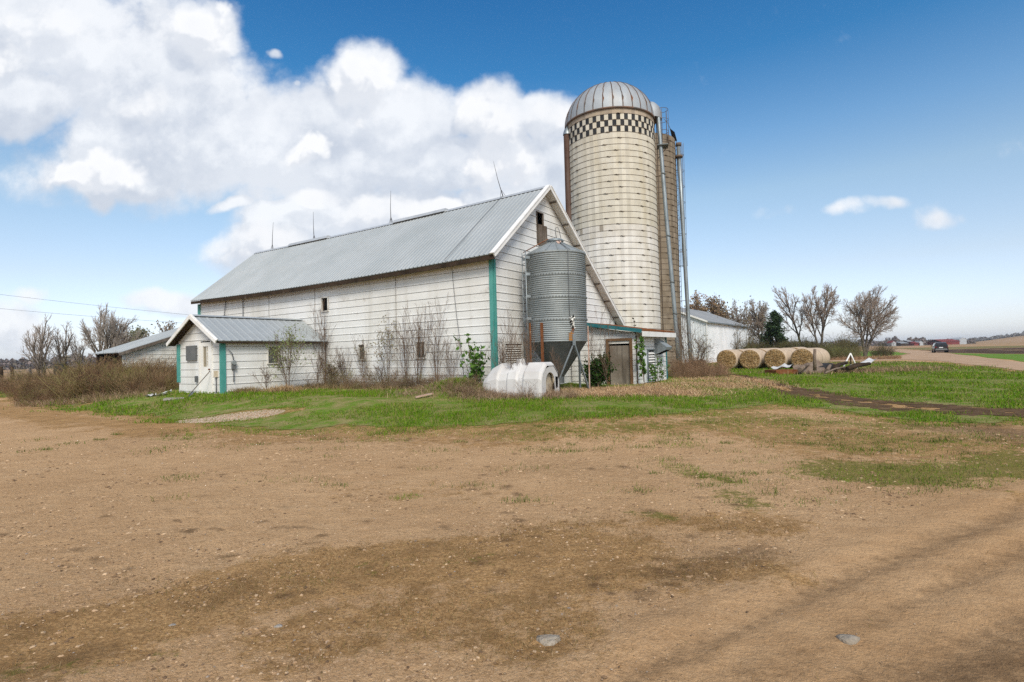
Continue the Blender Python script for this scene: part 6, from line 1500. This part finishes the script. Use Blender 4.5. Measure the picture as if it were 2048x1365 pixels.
# dry grass by the lean-to, bin, hutch and mound; coordinates around real spots
def clump(name, spots, n, h0, h1, cols, lean, label, wd=.012, m='straw', kind='stuff', colj=.5):
    Xs, Ys, Hs = [], [], []
    for (x, y, sx, sy, k) in spots:
        q = int(n * k); Xs.append(x + RNG.normal(0, sx, q)); Ys.append(y + RNG.normal(0, sy, q)); Hs.append(h0 + (h1 - h0) * RNG.random(q))
    X, Y, Hh = map(np.concatenate, (Xs, Ys, Hs)); return lay(name, X, Y, Hh, np.full(len(X), wd) * (.6 + .8 * RNG.random(len(X))), cols, lean, label, m, colj=colj, kind=kind)
G1 = at(1190, 792); G2 = at(1290, 788); G3 = at(1400, 772); G4 = at(1450, 762)
clump('dry_grass', [(G1[0], G1[1], .9, .35, 1), (G2[0], G2[1], 1.0, .4, 1), (G3[0], G3[1], 1.2, .6, 1.2), (G4[0], G4[1], 1.0, .9, .8), (3.3, 19.2, 1.2, .5, .7), (4.6, 19.0, 1.2, .5, .8)], 5600, .08, .22, [(.56, .37, .20), (.64, .46, .28), (.46, .28, .145), (.36, .22, .12)], 3.0, 'matted tan dry grass in front of the lean-to shed', .016)
clump('dead_weeds', [(-1.6, 17.3, .75, .45, 1.2), (-.6, 16.7, .7, .35, 1.2), (.5, 16.6, .6, .3, 1.4), (-2.8, 17.4, .6, .4, .6), (1.2, 16.9, .3, .3, .6)], 900, .12, .42, [(.36, .25, .16), (.28, .18, .115), (.44, .32, .21), (.20, .125, .08)], 2.6, 'tangled dead weed stalks around the calf hutch', .010)
m_ = at(565, 786); clump('dry_grass_tuft', [(m_[0], m_[1] + .1, .28, .18, 1)], 1500, .18, .42, [(.42, .28, .14), (.34, .21, .10), (.48, .34, .19)], 1.5, 'tan tuft of dry grass at the foot of the annex side wall', .010, kind='stuff')
clump('dry_grass', [(*B(9.2, -3.9)[:2], .3, .25, .5), (*B(9.2, -1.2)[:2], .8, .3, .5), (*B(6, -.6)[:2], 1.8, .2, .8), (*B(2.5, -.7)[:2], 1.5, .25, .8)], 2200, .12, .36, [(.34, .23, .13), (.26, .17, .09), (.20, .17, .06)], 1.5, 'dry grass and dead stems along the foot of the barn wall', .010)
clump('mound_grass', [(-1.85, 17.6, .45, .35, 1)], 3500, .14, .32, GC, 1.0, 'green grass topping the small mound left of the hutch', .012, 'grass')
G5 = at(1790, 735); G6 = at(1655, 747); G7 = at(1725, 745)
clump('dry_weeds', [(G6[0], G6[1], 2.0, .7, 1), (G7[0], G7[1], 2.2, .7, 1), (G5[0] - 1.5, G5[1] - 3, 1.8, 1.2, .5), (28, 47, 3.5, 1.2, .8)], 1500, .15, .4, [(.36, .24, .14), (.28, .18, .10), (.42, .30, .18), (.20, .13, .08)], 1.5, 'brown dead weeds tangled through the junk pile', .022)
# brush at the left: a mass of thin stems
def brush(name, x0, x1, Y0, Y1, n, h0, h1, cols, label, wd, lean=.7, hfun=None, m='straw'):
    px = RNG.uniform(x0, x1, n); Y = RNG.uniform(Y0, Y1, n); X = (px - 1024) / F * Y; n_ = fbm(X / 1.6, Y / 1.6, 3); h = (h0 + (h1 - h0) * RNG.random(n)) * (.55 + .9 * n_)
    return lay(name, X, Y, h, np.full(n, wd) * (.5 + RNG.random(n)), cols, lean, label, m, colj=.5)
BR_ = [(.16, .095, .055), (.12, .07, .04), (.20, .13, .07), (.14, .11, .04), (.18, .15, .06)]
def shrub_mass(name, P, hs, protos, cols, label, minr=.004, jit=.25, K=3):
    """many small branching shrubs laid out as one mass of undergrowth"""
    Vs, Fs, Cs, off = [], [], [], 0
    for i in range(len(P)):
        pr, pq = protos[RNG.integers(0, len(protos))]; a = RNG.random() * 6.28; c_, s_ = math.cos(a), math.sin(a); h = hs[i]; w = h * RNG.uniform(.8, 1.3)
        v = np.stack([(pr[:, 0] * c_ - pr[:, 1] * s_) * w, (pr[:, 0] * s_ + pr[:, 1] * c_) * w, pr[:, 2] * h], 1) + P[i]
        Vs.append(v); Fs.append(pq + off); off += len(v); Cs.append(np.tile(np.asarray(cols[RNG.integers(0, len(cols))]) * RNG.uniform(1 - jit, 1 + jit), (len(v), 1)))
    o = arrmesh(name, np.concatenate(Vs), [np.concatenate(Fs)], ['straw'], np.concatenate(Cs)); o['kind'] = 'stuff'; o['label'] = label; return o
def shrub_proto(seed, stems, spread, rad, levels):
    rng = np.random.default_rng(seed); st = [(np.array([rng.normal(0, spread), rng.normal(0, spread), 1.]), .8 * (.5 + .6 * rng.random()), rad) for _ in range(stems)]
    br = grow(rng, None, st, levels, 4); P = np.stack([b[0] for b in br]); 
    for i, b in enumerate(br):
        pass
    off = np.concatenate([np.repeat(rng.normal(0, .10, (1, 3)), 1, 0) for _ in br]); off[:, 2] = 0
    P = P + off[:, None, :] * .8; R = np.stack([np.maximum(b[1], rad * .35) for b in br]); return tubes_np(P, R, 3)
LB = [lv((4, 6), .8, .5, .6, .16, .04, .25, .5), lv((1, 3), .8, .5, .7, .2, .02, .3)]
PR = [shrub_proto(200 + k, 9, .45, .006, LB) for k in range(6)]
PRH = [shrub_proto(230 + k, 8, .35, .008, LB) for k in range(5)]
def mass_px(name, x0, x1, Y0, Y1, n, h0, h1, protos, cols, label, pw=1.0):
    px = RNG.uniform(x0, x1, n); Y = RNG.uniform(Y0, Y1, n); X = (px - 1024) / F * Y; k = .35 + 1.5 * fbm(X / 1.9, Y / 1.9, 3) ** 1.6; P = np.stack([X, Y, hgt(X, Y) - .04], 1)
    return shrub_mass(name, P, (h0 + (h1 - h0) * RNG.random(n) ** pw) * k, protos, cols, label)
BR_ = [(.24, .15, .085), (.19, .115, .065), (.29, .19, .105), (.21, .165, .06), (.25, .21, .085), (.16, .09, .055)]
mass_px('brush_thicket', 30, 350, 23.6, 31.5, 620, .7, 1.5, PR, BR_, 'thick brown leafless brush filling the corner left of the annex')
mass_px('brush_thicket', -160, 200, 30, 37, 260, .5, 1.3, PR, BR_ + [(.30, .21, .14)], 'low brown brush and weeds behind the feeder box at far left')
brush('dry_weeds', 30, 330, 22.0, 26.5, 5200, .08, .4, [(.36, .25, .16), (.28, .18, .11), (.24, .15, .09), (.20, .17, .06)], 'pale dead weeds lying before the brush at the left', .014, 2.4)
mass_px('hedgerow', 1490, 1705, 66, 73, 520, 1.1, 2.5, PRH, [(.11, .085, .05), (.08, .062, .04), (.13, .105, .055), (.105, .105, .04), (.14, .13, .05)], 'dark olive undergrowth under the bare tree line')
mass_px('hedgerow', 1745, 1782, 73, 80, 30, .9, 2.2, PRH, [(.11, .085, .05), (.08, .062, .04), (.12, .11, .05)], 'dark low brush right of the lone round tree')
mass_px('hedgerow', 1648, 1712, 62, 70, 110, .9, 2.2, PRH, [(.17, .165, .065), (.14, .14, .05), (.20, .17, .09)], 'olive green bushes left of the lone round tree')
mass_px('undergrowth', 1340, 1510, 70, 92, 160, 2.0, 4.5, PRH, [(.17, .135, .085), (.22, .17, .10)], 'brown undergrowth behind the white steel shed')
brush('dry_bank', 1500, 1800, 60, 65, 5000, .2, .6, [(.42, .25, .14), (.33, .195, .11), (.25, .16, .09)], 'rusty brown dead grass at the foot of the hedgerow', .035, 2.0)
mass_px('yard_weeds', 1345, 1450, 25.5, 31, 170, .5, 1.25, PR, [(.28, .17, .10), (.22, .13, .08), (.34, .22, .13)], 'brown dead weeds right of the lean-to shed')
mass_px('yard_weeds', 890, 1120, 16.4, 17.6, 40, .35, .8, PR, [(.22, .14, .09), (.17, .105, .065), (.28, .19, .12)], 'tall dead stalks standing around the calf hutch', 1.5)
mass_px('straw_weeds', 890, 1150, 16.1, 17.1, 70, .16, .42, PR, [(.48, .34, .21), (.40, .27, .16), (.55, .41, .27), (.30, .20, .12)], 'straw coloured dead weeds matted before the calf hutch')


_n = 150; _t = RNG.uniform(.3, 9.3, _n); _o = RNG.uniform(.25, 1.1, _n); _P = np.array([B(t_, -o_) for t_, o_ in zip(_t, _o)]); _P[:, 2] = hgt(_P[:, 0], _P[:, 1]) - .04
shrub_mass('barn_weeds', _P, .3 + .7 * RNG.random(_n) ** 2, PR, [(.24, .155, .10), (.19, .12, .075), (.30, .21, .13), (.20, .18, .08)], 'tangled brown weeds along the foot of the long barn wall')
# far woods: masses of small twig clumps, haze painted into their greyed colours
def far_wood(name, x0, x1, Y0, Y1, n, h0, h1, cols, label, size=1.2):
    px = RNG.uniform(x0, x1, n); Y = RNG.uniform(Y0, Y1, n); X = (px - 1024) / F * Y; hm = (h0 + (h1 - h0) * fbm(px / 14., Y / 300., 4) ** 1.3 * 1.4)
    z = hm * RNG.random(n) ** .75; base = 9.0 * S(470, 720, Y) * S(.80, .98, X / Y)
    C_ = np.stack([X, Y, base + z], 1); u = RNG.normal(0, 1, (n, 3)); u /= np.linalg.norm(u, axis=1, keepdims=True); v = np.cross(u, RNG.normal(0, 1, (n, 3))); v /= np.linalg.norm(v, axis=1, keepdims=True)
    s = size * (.5 + RNG.random(n))[:, None]; V = np.stack([C_ - u * s, C_ + v * s * .5, C_ + u * s, C_ - v * s * .5], 1).reshape(-1, 3); b = np.arange(n) * 4
    c = np.asarray(cols)[RNG.integers(0, len(cols), n)] * (.8 + .4 * RNG.random((n, 1)))
    o = arrmesh(name, V, [np.stack([b, b + 1, b + 2, b + 3], 1)], ['needles'], np.repeat(c, 4, 0)); o['kind'] = 'stuff'; o['label'] = label
FWC = [(.16, .13, .12), (.20, .155, .14), (.13, .115, .11), (.19, .165, .13)]
far_wood('distant_trees', 1765, 1850, 445, 520, 5200, 2.2, 8.5, FWC, 'distant bare grove behind the far farmstead', 1.0)
far_wood('distant_trees', 1840, 1950, 480, 560, 3800, 2.0, 6.0, FWC, 'low distant tree belt behind the long red barn', 1.0)
far_wood('distant_trees', 1930, 2130, 730, 800, 4500, 1.5, 7.5, [(.19, .18, .175), (.22, .20, .19), (.17, .17, .16)], 'pale distant trees along the low ridge at the far right', 1.3)
far_wood('distant_trees', -160, 420, 330, 400, 9000, 1.5, 9, FWC, 'grey brown distant treeline on the horizon at the left', 1.3)
far_wood('distant_trees', 900, 1780, 560, 640, 9000, 2, 9, FWC, 'faint distant treeline seen between the trunks of the tree line', 1.5)
# clods of dirt over the whole yard
def clods(name, n, r0, r1, s0, s1, cols, label, keep=None):
    X, Y = polar_scatter(n, r0, r1, -.80, .82)
    k = (lawn_val(X, Y) < -.2) & (drive(X, Y) < .25 + .75 * RNG.random(n) ** 3) & (fbm(X / 1.3 + 5, Y / 1.3, 4) + .12 * RNG.normal(0, 1, n) > .48); X, Y = X[k], Y[k]; n = len(X); r = np.hypot(X, Y)
    s = (s0 + (s1 - s0) * RNG.random(n) ** 2.5) * (.6 + r / 9); a = RNG.random(n) * 6.28; ca, sa = np.cos(a), np.sin(a); st = 1 + .8 * RNG.random((n, 1))
    OV = np.array([[1, 0, 0], [.1, 1, 0], [-1, .1, 0], [0, -1, 0], [0, 0, .55], [.5, .5, .4], [-.5, .4, .45], [.1, -.6, .35]]); OF = np.array([[0, 1, 5], [1, 2, 6], [2, 3, 7], [3, 0, 7], [5, 1, 6], [7, 0, 5], [6, 2, 7], [5, 6, 4], [6, 7, 4], [7, 5, 4]])
    loc = np.stack([OV[None, :, 0] * ca[:, None] * st - OV[None, :, 1] * sa[:, None], OV[None, :, 0] * sa[:, None] * st + OV[None, :, 1] * ca[:, None], np.repeat(OV[None, :, 2], n, 0)], -1) * s[:, None, None]
    V = (loc + np.stack([X, Y, hgt(X, Y) - s * .1], 1)[:, None, :]).reshape(-1, 3); Fp = (OF[None] + (np.arange(n) * 8)[:, None, None]).reshape(-1, 3)
    c = np.array(cols)[RNG.integers(0, len(cols), n)] * (.8 + .4 * RNG.random((n, 1))); o = arrmesh(name, V, [Fp], ['pebble'], np.repeat(c, 8, 0)); o['kind'] = 'stuff'; o['label'] = label
clods('dirt_clods', 30000, 2.2, 15, .003, .015, [(.34, .215, .12), (.24, .15, .085), (.52, .36, .22), (.16, .10, .06), (.44, .29, .17)], 'small clods of dirt and grit strewn over the yard')
Xq, Yq = polar_scatter(26000, 2.5, 16, -.78, .82); pq = fbm(Xq / 1.1 + 60, Yq / 1.1, 4); k = (pq > .50 + .08 * RNG.random(len(Xq))) & (drive(Xq, Yq) < .4) & (lawn_val(Xq, Yq) < 0); Xq, Yq = Xq[k], Yq[k]; rq = np.hypot(Xq, Yq)
lay('straw_bits', Xq, Yq, .012 + .03 * RNG.random(len(Xq)), np.maximum(.002, rq * .0005), [(.42, .28, .14), (.30, .19, .09), (.50, .38, .22), (.20, .125, .06)], 3.0, 'thin dry straw bits lying over the gravel yard', 'straw')
# pebbles
n = 3000; Xp, Yp = polar_scatter(n, 1.9, 13, -.78, .8); rp = np.hypot(Xp, Yp); s = (.003 + .0055 * RNG.random(n) ** 3) * (1 - .5 * drive(Xp, Yp)) * (1 + rp / 14)
OV = np.array([[1, 0, 0], [0, 1, 0], [-1, 0, 0], [0, -1, 0], [0, 0, .7], [.5, .5, .45], [-.5, .4, .5], [.1, -.6, .5]]); OF = np.array([[0, 1, 5], [1, 2, 6], [2, 3, 7], [3, 0, 7], [5, 1, 6], [7, 0, 5], [6, 2, 7], [5, 6, 4], [6, 7, 4], [7, 5, 4]])
a = RNG.random(n) * 6.28; ca, sa = np.cos(a), np.sin(a); st = 1 + .6 * RNG.random((n, 1))
loc = np.stack([(OV[None, :, 0] * ca[:, None] * st - OV[None, :, 1] * sa[:, None]), (OV[None, :, 0] * sa[:, None] * st + OV[None, :, 1] * ca[:, None]), np.repeat(OV[None, :, 2], n, 0)], -1) * s[:, None, None]
Vp = (loc + np.stack([Xp, Yp, hgt(Xp, Yp)], 1)[:, None, :]).reshape(-1, 3); Fp = (OF[None] + (np.arange(n) * 8)[:, None, None]).reshape(-1, 3)
cp2 = np.array([(.42, .30, .20), (.36, .25, .165), (.45, .34, .24), (.30, .25, .21), (.38, .24, .14), (.16, .11, .075)])[RNG.integers(0, 6, n)] * (.8 + .4 * RNG.random((n, 1)))
pb = arrmesh('gravel', Vp, [Fp], ['pebble'], np.repeat(cp2, 8, 0)); pb['kind'] = 'stuff'; pb['label'] = 'loose gravel stones scattered on the yard'
# pale gravel patch in the grass before the annex
n = 3600; a = RNG.random(n) * 6.28; q = np.sqrt(RNG.random(n)); Xp = gravel_c[0] + 1.5 * q * np.cos(a); Yp = gravel_c[1] + .72 * q * np.sin(a); k = lawn_val(Xp, Yp) < .02; Xp, Yp = Xp[k], Yp[k]; n = len(Xp); s = .007 + .013 * RNG.random(n)
loc = OV[None] * s[:, None, None]; Vp = (loc + np.stack([Xp, Yp, hgt(Xp, Yp)], 1)[:, None, :]).reshape(-1, 3); Fp = (OF[None] + (np.arange(n) * 8)[:, None, None]).reshape(-1, 3)
cp2 = np.array([(.46, .36, .26), (.38, .28, .20), (.54, .44, .34)])[RNG.integers(0, 3, n)] * (.8 + .4 * RNG.random((n, 1)))
pb = arrmesh('gravel_patch', Vp, [Fp], ['pebble'], np.repeat(cp2, 8, 0)); pb['kind'] = 'stuff'; pb['label'] = 'pale gravel patch in the grass before the annex'
# ================================================================== HAZE over the fields
mb = MB(); hzb = 2120.
mat('haze', (1, 1, 1))
MH = MATS['haze']; MH.node_tree.nodes.clear()
_o = nd(MH.node_tree, 'ShaderNodeOutputMaterial'); _v = nd(MH.node_tree, 'ShaderNodeVolumePrincipled'); _v.inputs['Color'].default_value = (.92, .95, 1, 1); _v.inputs['Density'].default_value = .0002; _v.inputs['Anisotropy'].default_value = .2
MH.node_tree.links.new(_v.outputs[0], _o.inputs['Volume'])
mb.box((0, 0, 11.2), (hzb, 0, 0), (0, hzb, 0), (0, 0, 12.4), 'haze'); ho = mb.build('haze'); ho['kind'] = 'stuff'; ho['label'] = 'thin pale haze over the fields'
